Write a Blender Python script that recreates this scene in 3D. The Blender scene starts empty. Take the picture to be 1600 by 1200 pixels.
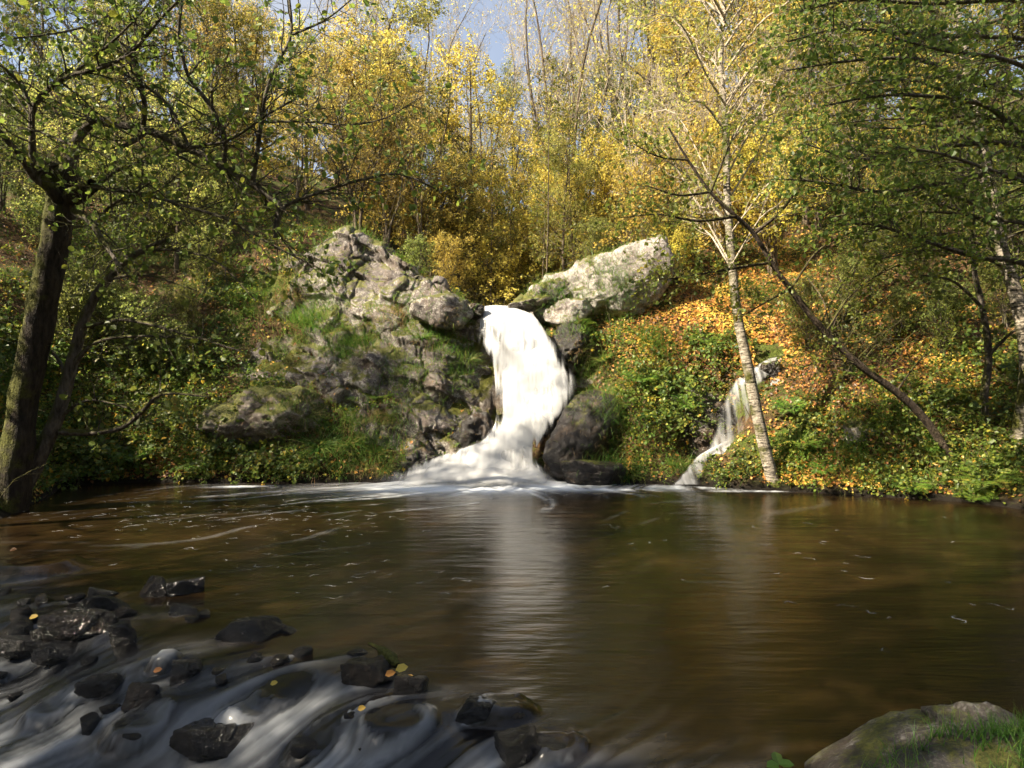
import bpy, bmesh, math
import numpy as np
from mathutils import Vector

# ------------------------------------------------------------------ camera, sky, sun, exposure
scene = bpy.context.scene
R_ = math.radians
cam_d = bpy.data.cameras.new("camera"); cam = bpy.data.objects.new("camera", cam_d)
scene.collection.objects.link(cam)
cam.location = (0, 0, 2.0); cam.rotation_euler = (R_(90), 0, 0)
cam_d.lens = 24; cam_d.sensor_width = 36; cam_d.clip_start = 0.05; cam_d.clip_end = 2000
scene.camera = cam

SUN_AZ = math.atan2(-0.92, -0.39)      # direction towards the sun, x then y (left, a little behind the camera)
SUN_EL = R_(40)
sdir = Vector((math.sin(SUN_AZ) * math.cos(SUN_EL), math.cos(SUN_AZ) * math.cos(SUN_EL), math.sin(SUN_EL)))
world = bpy.data.worlds.new("World"); scene.world = world; world.use_nodes = True
wn = world.node_tree.nodes; wn.clear()
sky = wn.new("ShaderNodeTexSky"); sky.sky_type = 'NISHITA'; sky.sun_disc = False
sky.sun_elevation = SUN_EL; sky.sun_rotation = SUN_AZ
sky.air_density = 1.0; sky.dust_density = 1.5; sky.ozone_density = 1.0
bgn = wn.new("ShaderNodeBackground"); bgn.inputs[1].default_value = 0.06
wo = wn.new("ShaderNodeOutputWorld")
tcw = wn.new("ShaderNodeTexCoord"); cnz = wn.new("ShaderNodeTexNoise"); cnz.inputs["Scale"].default_value = 2.2; cnz.inputs["Detail"].default_value = 6
crp = wn.new("ShaderNodeValToRGB"); crp.color_ramp.elements[0].position = .32; crp.color_ramp.elements[0].color = (.12, .12, .12, 1); crp.color_ramp.elements[1].position = .68; crp.color_ramp.elements[1].color = (.7, .7, .7, 1)
cmx = wn.new("ShaderNodeMix"); cmx.data_type = 'RGBA'; cmx.inputs[7].default_value = (3.4, 3.5, 3.75, 1)
WL = world.node_tree.links; WL.new(tcw.outputs["Generated"], cnz.inputs["Vector"]); WL.new(cnz.outputs[0], crp.inputs[0]); WL.new(crp.outputs[0], cmx.inputs[0]); WL.new(sky.outputs[0], cmx.inputs[6]); WL.new(cmx.outputs[2], bgn.inputs[0])
world.node_tree.links.new(bgn.outputs[0], wo.inputs[0])
sun_d = bpy.data.lights.new("sun", 'SUN'); sun_d.energy = 5.0; sun_d.angle = R_(0.6); sun_d.color = (1.0, 0.88, 0.68)
sun = bpy.data.objects.new("sun", sun_d); scene.collection.objects.link(sun)
sun.rotation_euler = (-sdir).to_track_quat('-Z', 'Y').to_euler(); sun.location = (-20, -10, 30)
scene.view_settings.view_transform = 'Standard'; scene.view_settings.look = 'None'
scene.view_settings.exposure = 1.95; scene.view_settings.gamma = 1.0; scene.view_settings.use_curve_mapping = False
scene.render.engine = 'CYCLES'
cy = scene.cycles
cy.max_bounces = 4; cy.diffuse_bounces = 3; cy.glossy_bounces = 2; cy.transmission_bounces = 3; cy.transparent_max_bounces = 8
cy.use_adaptive_sampling = True; cy.adaptive_threshold = 0.03; cy.use_light_tree = False
cy.caustics_reflective = False; cy.caustics_refractive = False
cy.use_denoising = True

rng = np.random.default_rng(7)
F = 24 / 36 * 1600.0
def P(px, py, Y):
    return np.array([(px - 800) / F * Y, Y, 2.0 - (py - 600) / F * Y])

# ------------------------------------------------------------------ numpy noise
def _hash(ix, iy, iz, s):
    h = (ix.astype(np.int64) * 374761393 + iy.astype(np.int64) * 668265263 + iz.astype(np.int64) * 1274126177 + s * 974711) & 0xffffffff
    h = ((h ^ (h >> 13)) * 1103515245) & 0xffffffff
    h = ((h ^ (h >> 16)) * 2246822519) & 0xffffffff
    return ((h ^ (h >> 15)) & 0xffffff) / float(0xffffff)
def vnoise(p, s=0):
    f = np.floor(p); t = p - f; f = f.astype(np.int64); t = t * t * t * (t * (t * 6 - 15) + 10)
    x, y, z = f[..., 0], f[..., 1], f[..., 2]; u, v, w = t[..., 0], t[..., 1], t[..., 2]
    def L(a, b, k): return a + (b - a) * k
    a = L(L(_hash(x, y, z, s), _hash(x+1, y, z, s), u), L(_hash(x, y+1, z, s), _hash(x+1, y+1, z, s), u), v)
    b = L(L(_hash(x, y, z+1, s), _hash(x+1, y, z+1, s), u), L(_hash(x, y+1, z+1, s), _hash(x+1, y+1, z+1, s), u), v)
    return L(a, b, w) * 2 - 1
def fbm(p, o=4, s=0, g=0.5):
    r = 0; a = 1.0; n = 0
    for i in range(o):
        r = r + a * vnoise(p * 2 ** i + 17.3 * i, s + i); n += a; a *= g
    return r / n
def ridged(p, o=4, s=0):
    r = 0; a = 1.0; n = 0
    for i in range(o):
        r = r + a * (1 - 2 * np.abs(vnoise(p * 2 ** i + 11.1 * i, s + i))); n += a; a *= 0.5
    return r / n
def worley(p, s=0):
    f = np.floor(p).astype(np.int64); d1 = np.full(p.shape[0], 9e9); d2 = d1.copy(); cid = np.zeros(p.shape[0])
    for dx in (-1, 0, 1):
        for dy in (-1, 0, 1):
            for dz in (-1, 0, 1):
                c = f + np.array([dx, dy, dz]); x, y, z = c.T
                q = c + np.stack([_hash(x, y, z, s), _hash(x, y, z, s+1), _hash(x, y, z, s+2)], 1)
                d = ((q - p) ** 2).sum(1); idv = _hash(x, y, z, s+3)
                m = d < d1
                d2 = np.where(m, d1, np.minimum(d2, d)); cid = np.where(m, idv, cid); d1 = np.where(m, d, d1)
    return np.sqrt(d1), np.sqrt(d2), cid
def sstep(a, b, x):
    t = np.clip((x - a) / (b - a), 0, 1); return t * t * (3 - 2 * t)
def unit(v): return v / np.maximum(np.linalg.norm(v, axis=-1, keepdims=True), 1e-9)

# ------------------------------------------------------------------ object helpers
COL = scene.collection
def mesh_from(name, V, faces, tint=None, smooth=True, attrs=None):
    """faces: list of int arrays (m,k)."""
    me = bpy.data.meshes.new(name)
    faces = [f for f in faces if len(f)]
    loops = np.concatenate([f.ravel() for f in faces]).astype(np.int32)
    sizes = np.concatenate([np.full(len(f), f.shape[1]) for f in faces]).astype(np.int32)
    starts = np.concatenate([[0], np.cumsum(sizes)[:-1]]).astype(np.int32)
    me.vertices.add(len(V)); me.vertices.foreach_set("co", np.ascontiguousarray(V, dtype=np.float32).ravel())
    me.loops.add(len(loops)); me.loops.foreach_set("vertex_index", loops)
    me.polygons.add(len(sizes)); me.polygons.foreach_set("loop_start", starts); me.polygons.foreach_set("loop_total", sizes)
    me.polygons.foreach_set("use_smooth", np.full(len(sizes), smooth, dtype=bool))
    if tint is not None:
        a = me.attributes.new("tint", 'FLOAT', 'FACE'); a.data.foreach_set("value", np.asarray(tint, dtype=np.float32))
    for k, v in (attrs or {}).items():
        a = me.attributes.new(k, 'FLOAT', 'POINT'); a.data.foreach_set("value", np.asarray(v, dtype=np.float32))
    me.update(calc_edges=True)
    return me
def obj(name, me, m=None, parent=None, loc=None):
    o = bpy.data.objects.new(name, me); COL.objects.link(o)
    if m is not None and me is not None and not me.materials: me.materials.append(m)
    if parent is not None: o.parent = parent
    if loc is not None: o.location = loc
    return o
def tag(o, label, cat, group=None, kind=None):
    if label: o["label"] = label
    if cat: o["category"] = cat
    if group: o["group"] = group
    if kind: o["kind"] = kind
    return o
def empty(name, loc, label, cat, group=None):
    o = bpy.data.objects.new(name, None); COL.objects.link(o); o.location = loc; o.empty_display_size = 0.3
    return tag(o, label, cat, group)
def copy_tree(root, loc, rot=(0, 0, 0), sc=1.0, label=None, group=None):
    r = root.copy(); COL.objects.link(r); r.location = loc; r.rotation_euler = rot
    r.scale = sc if isinstance(sc, tuple) else (sc, sc, sc)
    if label: r["label"] = label
    if group: r["group"] = group
    for ch in list(root.children):
        c = ch.copy(); COL.objects.link(c); c.parent = r
    return r

# ------------------------------------------------------------------ node helper and materials
class NT:
    def __init__(self, name):
        self.m = bpy.data.materials.new(name); self.m.use_nodes = True
        self.t = self.m.node_tree; self.t.nodes.clear()
        self.out = self.t.nodes.new("ShaderNodeOutputMaterial")
    def n(self, typ, ins=None, **kw):
        nd = self.t.nodes.new(typ)
        for k, v in kw.items(): setattr(nd, k, v)
        for k, v in (ins or {}).items():
            s = nd.inputs[k]
            if isinstance(v, bpy.types.NodeSocket): self.t.links.new(v, s)
            else: s.default_value = v
        return nd
    def pos(self): return self.n("ShaderNodeNewGeometry").outputs["Position"]
    def noise(self, vec, scale, detail=4, rough=0.55, dist=0.0):
        return self.n("ShaderNodeTexNoise", {"Vector": vec, "Scale": scale, "Detail": detail, "Roughness": rough, "Distortion": dist}).outputs[0]
    def ramp(self, fac, stops, interp='LINEAR'):
        nd = self.n("ShaderNodeValToRGB", {"Fac": fac}); cr = nd.color_ramp; cr.interpolation = interp
        while len(cr.elements) > 1: cr.elements.remove(cr.elements[-1])
        for i, (p, c) in enumerate(stops):
            e = cr.elements[0] if i == 0 else cr.elements.new(p)
            e.position = p
            c = (c, c, c) if not hasattr(c, '__len__') else c
            e.color = (*c, 1)
        return nd.outputs[0]
    def mix(self, f, a, b, bt='MIX'):
        nd = self.n("ShaderNodeMix", data_type='RGBA', blend_type=bt)
        for s, v in ((nd.inputs[0], f), (nd.inputs[6], a), (nd.inputs[7], b)):
            if isinstance(v, bpy.types.NodeSocket): self.t.links.new(v, s)
            elif hasattr(v, '__len__'): s.default_value = (*v, 1)
            else: s.default_value = v
        return nd.outputs[2]
    def math(self, op, a, b=0.0, clamp=False):
        nd = self.n("ShaderNodeMath", {0: a, 1: b}, operation=op, use_clamp=clamp); return nd.outputs[0]
    def mapping(self, vec, scale=(1, 1, 1), rot=(0, 0, 0)):
        return self.n("ShaderNodeMapping", {"Vector": vec, "Scale": scale, "Rotation": rot}).outputs[0]
    def attr(self, name): return self.n("ShaderNodeAttribute", attribute_name=name).outputs["Fac"]
    def bump(self, h, strength=0.5, dist=0.05, normal=None):
        ins = {"Height": h, "Strength": strength, "Distance": dist}
        if normal is not None: ins["Normal"] = normal
        return self.n("ShaderNodeBump", ins).outputs[0]
    def done(self, sh):
        self.t.links.new(sh, self.out.inputs[0]); return self.m

def leaf_mat(name, stops, trans=0.4, rough=0.45, spec=0.35, vary=0.03):
    t = NT(name)
    c = t.ramp(t.attr("tint"), stops)
    rnd = t.n("ShaderNodeObjectInfo").outputs["Random"]
    hv = t.math('ADD', t.math('MULTIPLY', rnd, vary), 0.5 - vary / 2)
    vv = t.math('ADD', t.math('MULTIPLY', rnd, 0.3), 0.85)
    c = t.n("ShaderNodeHueSaturation", {"Hue": hv, "Saturation": 1.0, "Value": vv, "Color": c}).outputs[0]
    p = t.n("ShaderNodeBsdfPrincipled", {"Base Color": c, "Roughness": rough, "Specular IOR Level": spec})
    ct = t.n("ShaderNodeHueSaturation", {"Hue": 0.495, "Saturation": 1.0, "Value": 1.65, "Color": c}).outputs[0]
    tr = t.n("ShaderNodeBsdfTranslucent", {"Color": ct})
    return t.done(t.n("ShaderNodeMixShader", {0: trans, 1: p.outputs[0], 2: tr.outputs[0]}).outputs[0])

GREEN = [(0, (0.03, 0.055, 0.014)), (0.45, (0.085, 0.125, 0.024)), (0.75, (0.15, 0.185, 0.03)), (0.92, (0.24, 0.22, 0.03)), (1, (0.35, 0.2, 0.03))]
M = {}
M['green'] = leaf_mat("alder_leaf", GREEN, trans=.48)
M['lime'] = leaf_mat("yellow_green_leaf", [(0, (0.09, 0.12, 0.03)), (0.4, (0.22, 0.24, 0.06)), (0.75, (0.38, 0.36, 0.09)), (1, (0.52, 0.42, 0.11))], trans=.6)
M['gold'] = leaf_mat("golden_leaf", [(0, (0.2, 0.2, 0.04)), (0.3, (0.40, 0.33, 0.06)), (0.75, (0.55, 0.46, 0.10)), (1, (0.58, 0.42, 0.10))], trans=.6)
M['rust'] = leaf_mat("rust_leaf", [(0, (0.12, 0.11, 0.025)), (0.35, (0.25, 0.21, 0.05)), (0.7, (0.35, 0.26, 0.06)), (1, (0.5, 0.36, 0.08))], trans=.45)
M['olive'] = leaf_mat("olive_leaf", [(0, (0.05, 0.075, 0.012)), (0.5, (0.13, 0.14, 0.022)), (0.85, (0.28, 0.22, 0.03)), (1, (0.38, 0.2, 0.04))])
M['litter'] = leaf_mat("fallen_leaf", [(0, (0.09, 0.045, 0.018)), (0.3, (0.24, 0.10, 0.028)), (0.55, (0.42, 0.19, 0.04)), (0.8, (0.55, 0.32, 0.06)), (1, (0.6, 0.46, 0.08))], trans=0.2, vary=0.0)
M['cover'] = leaf_mat("bramble_leaf", [(0, (0.025, 0.05, 0.012)), (0.35, (0.06, 0.10, 0.018)), (0.65, (0.13, 0.18, 0.028)), (0.82, (0.26, 0.25, 0.035)), (0.93, (0.42, 0.26, 0.035)), (1, (0.32, 0.09, 0.025))], trans=0.42)
M['grass'] = leaf_mat("grass_blade", [(0, (0.045, 0.12, 0.015)), (0.5, (0.10, 0.19, 0.03)), (0.78, (0.19, 0.23, 0.05)), (1, (0.42, 0.3, 0.12))], trans=0.35, vary=0.03)
M['straw'] = leaf_mat("straw_blade", [(0, (0.10, 0.12, 0.03)), (0.4, (0.28, 0.2, 0.08)), (1, (0.44, 0.29, 0.14))], trans=0.3, vary=0.03)
M['fern'] = leaf_mat("fern_frond", [(0, (0.05, 0.12, 0.015)), (0.7, (0.14, 0.22, 0.03)), (1, (0.36, 0.3, 0.05))], trans=0.4)
M['dead'] = leaf_mat("dead_fern", [(0, (0.12, 0.04, 0.015)), (1, (0.3, 0.12, 0.04))], trans=0.3)

def bark_mat(name, dark, light, moss=0.0, birch=False, scale=1.0):
    t = NT(name); pos = t.n("ShaderNodeTexCoord").outputs["Object"]
    st = t.mapping(pos, (1, 1, 0.25) if not birch else (0.6, 0.6, 2.2))
    n1 = t.noise(st, 14 * scale, 6, 0.65); n2 = t.noise(pos, 3.0, 3)
    c = t.ramp(n1, [(0.35, dark), (0.62, light)])
    if birch:
        n3 = t.noise(t.mapping(pos, (1.2, 1.2, 7)), 3.2, 3, 0.6)
        c = t.mix(t.ramp(n3, [(0.52, 0.0), (0.62, 1.0)]), c, (0.05, 0.042, 0.035))
    if moss > 0:
        nz = t.n("ShaderNodeSeparateXYZ", {0: t.n("ShaderNodeNewGeometry").outputs["Normal"]}).outputs
        f = t.math('ADD', t.math('ADD', n2, t.math('MULTIPLY', nz[2], 0.35)), t.math('MULTIPLY', nz[0], -0.15))
        f = t.ramp(f, [(0.62 - moss * 0.3, 0.0), (0.80 - moss * 0.3, 1.0)])
        mc = t.ramp(t.noise(pos, 40, 3), [(0.3, (0.03, 0.034, 0.006)), (0.7, (0.10, 0.098, 0.018))])
        c = t.mix(f, c, mc)
    b = t.bump(t.math('ADD', n1, t.math('MULTIPLY', t.noise(pos, 30, 4), .5)), 1.0, 0.05)
    return t.done(t.n("ShaderNodeBsdfPrincipled", {"Base Color": c, "Roughness": 0.85, "Normal": b, "Specular IOR Level": 0.25}).outputs[0])
M['bark_dark'] = bark_mat("dark_mossy_bark", (0.012, 0.009, 0.007), (0.05, 0.038, 0.028), moss=0.75)
M['bark_twig'] = bark_mat("twig_bark", (0.035, 0.028, 0.022), (0.13, 0.11, 0.09), moss=0.25)
M['bark_grey'] = bark_mat("grey_bark", (0.045, 0.034, 0.024), (0.16, 0.12, 0.085), moss=0.1)
M['bark_lean'] = bark_mat("dark_smooth_bark", (0.022, 0.016, 0.012), (0.085, 0.062, 0.045), moss=0.2)
M['bark_pale'] = bark_mat("pale_bark", (0.2, 0.165, 0.12), (0.46, 0.39, 0.30))
M['birch'] = bark_mat("silver_bark", (0.17, 0.14, 0.105), (0.42, 0.37, 0.30), moss=0.28, birch=True)

def rock_nodes(t, dark, light, lichen=0.3, moss=0.3, wet=None, lich_col=(0.42, 0.39, 0.35), gloss=0.75, lsoft=0.07):
    pos = t.pos()
    n1 = t.noise(pos, 1.3, 6, 0.62, 0.4); n2 = t.noise(pos, 7, 8, 0.7); n3 = t.noise(pos, 34, 4, 0.65)
    s = t.math('ADD', t.math('MULTIPLY', n1, 0.55), t.math('MULTIPLY', n2, 0.45))
    c = t.ramp(s, [(0.34, dark), (0.5, tuple((a + b) / 2 for a, b in zip(dark, light))), (0.66, light)])
    # rust and brown staining
    c = t.mix(t.math('MULTIPLY', t.ramp(t.noise(pos, 2.3, 5, 0.6, 0.8), [(0.5, 0.0), (0.72, 1.0)]), 0.5), c, (0.16, 0.10, 0.055))
    # crustose lichen: scattered round patches and a fine speckle
    vor = t.n("ShaderNodeTexVoronoi", {"Vector": t.n("ShaderNodeVectorMath", {0: pos, 1: t.n("ShaderNodeTexNoise", {"Vector": pos, "Scale": 9.0}).outputs[1]}, operation='ADD').outputs[0], "Scale": 11.0}).outputs[0]
    l1 = t.math('ADD', n2, t.math('MULTIPLY', t.noise(pos, 0.9, 3), 0.6))
    l1 = t.math('ADD', l1, t.math('MULTIPLY', vor, -0.35))
    l1 = t.math('ADD', l1, t.math('MULTIPLY', t.math('SUBTRACT', n3, 0.5), 0.5))
    lf = 0.0 if lichen <= 0 else t.ramp(l1, [(0.78 - lichen * 0.42, 0.0), (0.78 - lichen * 0.42 + lsoft, 1.0)])
    if lichen > 0: c = t.mix(t.math('MULTIPLY', lf, 0.85), c, t.mix(n3, tuple(x * 0.7 for x in lich_col), lich_col))
    geo = t.n("ShaderNodeNewGeometry"); nz = t.n("ShaderNodeSeparateXYZ", {0: geo.outputs["Normal"]}).outputs[2]
    if moss > 0:
        f = t.math('ADD', t.math('ADD', t.math('MULTIPLY', nz, 0.36), t.noise(pos, 1.8, 5, 0.6, 0.5)), t.math('MULTIPLY', t.math('SUBTRACT', n3, 0.5), 0.35))
        f = t.ramp(f, [(0.86 - moss * 0.5, 0.0), (0.97 - moss * 0.5, 1.0)])
        mc = t.ramp(t.math('ADD', t.math('MULTIPLY', n3, 0.6), t.math('MULTIPLY', n2, 0.4)), [(0.34, (0.025, 0.03, 0.008)), (0.5, (0.085, 0.085, 0.016)), (0.62, (0.15, 0.145, 0.028)), (0.72, (0.2, 0.15, 0.05))])
        c = t.mix(f, c, mc)
    rough = gloss
    z = t.n("ShaderNodeSeparateXYZ", {0: pos}).outputs[2]
    if wet is not None:
        w = t.math('ADD', z, t.math('MULTIPLY', t.math('SUBTRACT', n1, 0.5), 1.0))
        w = t.ramp(t.math('DIVIDE', w, wet * 2.0), [(0.3, 1.0), (0.55, 0.0)])
        c = t.mix(w, c, t.mix(0.78, c, (0.018, 0.016, 0.015)))
        rough = t.n("ShaderNodeMapRange", {0: w, 3: gloss, 4: 0.3}).outputs[0]
    h = t.math('ADD', t.math('MULTIPLY', n2, 0.7), t.math('MULTIPLY', n3, 0.35))
    return c, rough, h
def rock_mat(name, *a, **k):
    t = NT(name); c, rough, h = rock_nodes(t, *a, **k)
    return t.done(t.n("ShaderNodeBsdfPrincipled", {"Base Color": c, "Roughness": rough, "Normal": t.bump(h, 0.9, 0.08), "Specular IOR Level": 0.35}).outputs[0])
M['rock'] = rock_mat("lichen_rock", (0.05, 0.041, 0.039), (0.165, 0.14, 0.128), lichen=0.30, moss=0.36, wet=0.55)
M['rock_moss'] = rock_mat("mossy_rock", (0.075, 0.062, 0.055), (0.24, 0.2, 0.17), lichen=0.32, moss=0.56, wet=0.5)
M['rock_white'] = rock_mat("pale_lichen_rock", (0.10, 0.082, 0.075), (0.30, 0.265, 0.24), lichen=0.50, moss=0.30, lich_col=(0.44, 0.405, 0.37), lsoft=0.12)
M['rock_wet'] = rock_mat("wet_dark_rock", (0.009, 0.008, 0.008), (0.042, 0.035, 0.031), lichen=0.0, moss=0.08, gloss=0.3)
def wet_stone():
    t = NT("wet_black_stone"); pos = t.pos(); n1 = t.noise(pos, 9, 6, .65); n2 = t.noise(pos, 45, 5, .7); n3 = t.noise(pos, 3, 3)
    c = t.ramp(n1, [(.35, (.003, .003, .0035)), (.6, (.013, .012, .012)), (.75, (.03, .026, .023))])
    rnd = t.n("ShaderNodeObjectInfo").outputs["Random"]; c = t.mix(t.math('MULTIPLY', t.ramp(rnd, [(.55, 0.0), (.9, 1.0)]), .6), c, t.ramp(n1, [(.4, (.012, .009, .006)), (.7, (.05, .036, .024))]))
    b = t.bump(t.math('ADD', n1, t.math('MULTIPLY', n2, .45)), 1.0, .10)
    ro = t.n("ShaderNodeMapRange", {0: n3, 1: .35, 2: .65, 3: .08, 4: .32}).outputs[0]
    return t.done(t.n("ShaderNodeBsdfPrincipled", {"Base Color": c, "Roughness": ro, "Normal": b, "Specular IOR Level": .6}).outputs[0])
M['rock_stream'] = wet_stone()
M['rock_near'] = rock_mat("grey_bank_boulder", (0.03, 0.025, 0.02), (0.105, 0.09, 0.075), lichen=0.20, moss=0.2, lsoft=.3)

def ground_mat():
    t = NT("woodland_floor"); pos = t.pos()
    n1 = t.noise(pos, 0.8, 5, 0.6, 0.4); n2 = t.noise(pos, 9, 6, 0.7); n3 = t.noise(pos, 38, 4, 0.7)
    c = t.ramp(t.math('ADD', t.math('MULTIPLY', n2, 0.5), t.math('MULTIPLY', n3, 0.5)), [(0.36, (0.025, 0.016, 0.009)), (0.5, (0.085, 0.05, 0.024)), (0.64, (0.2, 0.105, 0.045))])
    g = t.ramp(n3, [(0.35, (0.025, 0.04, 0.008)), (0.65, (0.11, 0.13, 0.02))])
    c = t.mix(t.ramp(t.math('ADD', n1, t.math('MULTIPLY', t.math('SUBTRACT', n2, 0.5), 0.7)), [(0.46, 0.0), (0.58, 1.0)]), c, g)
    z = t.n("ShaderNodeSeparateXYZ", {0: pos}).outputs[2]
    w = t.ramp(t.math('ADD', z, t.math('MULTIPLY', n2, 0.3)), [(0.2, 1.0), (0.5, 0.0)])
    c = t.mix(w, c, (0.012, 0.009, 0.006))
    rc, rr, rh = rock_nodes(t, (0.075, 0.062, 0.055), (0.24, 0.2, 0.17), lichen=0.36, moss=0.5, wet=0.5)
    c = t.mix(t.ramp(t.math('ADD', t.attr("rocky"), t.math('MULTIPLY', t.math('SUBTRACT', n2, 0.5), 0.9)), [(0.45, 0.0), (0.58, 1.0)]), c, rc)
    return t.done(t.n("ShaderNodeBsdfPrincipled", {"Base Color": c, "Roughness": 0.9, "Normal": t.bump(t.math('ADD', n2, t.math('MULTIPLY', n3, 0.5)), 1.0, 0.08), "Specular IOR Level": 0.2}).outputs[0])
M['ground'] = ground_mat()

def water_mat():
    t = NT("brown_stream_water"); pos = t.pos()
    foam = t.attr("foam"); calm = t.attr("calm")
    n = t.noise(t.mapping(pos, (0.7, 3.4, 1)), 1.9, 4, 0.55, 0.15)
    n2 = t.noise(t.mapping(pos, (0.4, 1.4, 1)), 0.9, 2, 0.5, 0.1)
    sil = t.noise(pos, 0.7, 3)
    base = t.ramp(sil, [(0.35, (0.0085, 0.0052, 0.0024)), (0.65, (0.021, 0.0122, 0.0042))])
    base = t.mix(t.ramp(calm, [(0.25, 1.0), (0.8, 0.0)]), base, (0.006, 0.0065, 0.008))
    h = t.math('MULTIPLY', t.math('ADD', t.math('MULTIPLY', n, 0.6), n2), calm)
    b = t.bump(h, 0.22, 0.10)
    w = t.n("ShaderNodeBsdfPrincipled", {"Base Color": base, "Roughness": t.n("ShaderNodeMapRange", {0: calm, 3: 0.22, 4: 0.20}).outputs[0], "IOR": 1.33, "Normal": b})
    f = t.n("ShaderNodeBsdfPrincipled", {"Base Color": (0.70, 0.73, 0.78, 1), "Roughness": 0.6, "Specular IOR Level": 0.3})
    return t.done(t.n("ShaderNodeMixShader", {0: foam, 1: w.outputs[0], 2: f.outputs[0]}).outputs[0])
M['water'] = water_mat()
def fall_mat():
    t = NT("white_water")
    d = t.attr("cover"); s = t.attr("streak_shade")
    c = t.ramp(s, [(0.0, (0.24, 0.246, 0.26)), (0.45, (0.40, 0.404, 0.415)), (0.8, (0.53, 0.533, 0.54)), (1.0, (0.61, 0.612, 0.615))])  # greys between the white strands are shading painted into the water colour
    p = t.n("ShaderNodeBsdfPrincipled", {"Base Color": c, "Roughness": 0.7, "Specular IOR Level": 0.2})
    tr = t.n("ShaderNodeBsdfTranslucent", {"Color": c})
    sh = t.n("ShaderNodeMixShader", {0: 0.25, 1: p.outputs[0], 2: tr.outputs[0]})
    tp = t.n("ShaderNodeBsdfTransparent")
    return t.done(t.n("ShaderNodeMixShader", {0: d, 1: tp.outputs[0], 2: sh.outputs[0]}).outputs[0])
M['fall'] = fall_mat()

# ------------------------------------------------------------------ geometry kit: tubes, growth, leaves
class Geo:
    def __init__(self): self.V = []; self.Fq = []; self.Ft = []; self.tq = []; self.tt = []; self.n = 0
    def add(self, V, quads=None, tris=None, tint=None):
        if quads is not None and len(quads): self.Fq.append(quads + self.n); self.tq.append(tint if tint is not None else np.full(len(quads), 0.5))
        if tris is not None and len(tris): self.Ft.append(tris + self.n); self.tt.append(np.full(len(tris), 0.5))
        self.V.append(V); self.n += len(V)
    def mesh(self, name, smooth=True, off=None):
        V = np.concatenate(self.V)
        if off is not None: V = V - np.asarray(off)
        fs = []; ti = []
        if self.Fq: fs.append(np.concatenate(self.Fq)); ti.append(np.concatenate(self.tq))
        if self.Ft: fs.append(np.concatenate(self.Ft)); ti.append(np.concatenate(self.tt))
        return mesh_from(name, V, fs, np.concatenate(ti), smooth)
def tubes(g, Pn, Rn, k=5, lump=0.0, seed=0):
    """Pn (B,n,3) polylines, Rn (B,n) radii -> tubes with closed tips"""
    B, n, _ = Pn.shape
    T = np.zeros_like(Pn); T[:, 1:-1] = Pn[:, 2:] - Pn[:, :-2]; T[:, 0] = Pn[:, 1] - Pn[:, 0]; T[:, -1] = Pn[:, -1] - Pn[:, -2]
    T = unit(T); ax = unit(Pn[:, -1] - Pn[:, 0])
    ref = np.where(np.abs(ax[:, 2:3]) > 0.8, np.array([[1.0, 0, 0]]), np.array([[0, 0, 1.0]]))[:, None, :]
    U = unit(np.cross(T, np.broadcast_to(ref, T.shape))); W = np.cross(T, U)
    a = np.arange(k) * 2 * np.pi / k
    rr = Rn[:, :, None] * np.ones(k)
    ring = Pn[:, :, None, :] + rr[..., None] * (np.cos(a)[None, None, :, None] * U[:, :, None, :] + np.sin(a)[None, None, :, None] * W[:, :, None, :])
    V = ring.reshape(-1, 3)
    if lump > 0:
        c = np.repeat(Pn.reshape(-1, 3), k, 0); d = V - c
        V = c + d * (1 + lump * fbm(V * 4.5, 3, seed) + lump * 0.7 * fbm(V * np.array([13, 13, 3]), 2, seed + 9))[:, None]
    b = np.arange(B)[:, None, None]; i = np.arange(n - 1)[None, :, None]; j = np.arange(k)[None, None, :]
    base = b * n * k
    q = np.stack([base + i * k + j, base + i * k + (j + 1) % k, base + (i + 1) * k + (j + 1) % k, base + (i + 1) * k + j], -1).reshape(-1, 4)
    g.add(V, q)
def resample(pts, n):
    pts = np.asarray(pts, float)
    # Catmull-Rom through the points
    m = len(pts); ext = np.vstack([2 * pts[0] - pts[1], pts, 2 * pts[-1] - pts[-2]])
    t = np.linspace(0, m - 1 - 1e-6, n); i = t.astype(int); u = (t - i)[:, None]
    p0, p1, p2, p3 = ext[i], ext[i + 1], ext[i + 2], ext[i + 3]
    return 0.5 * (2 * p1 + (p2 - p0) * u + (2 * p0 - 5 * p1 + 4 * p2 - p3) * u ** 2 + (3 * p1 - p0 - 3 * p2 + p3) * u ** 3)
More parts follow.
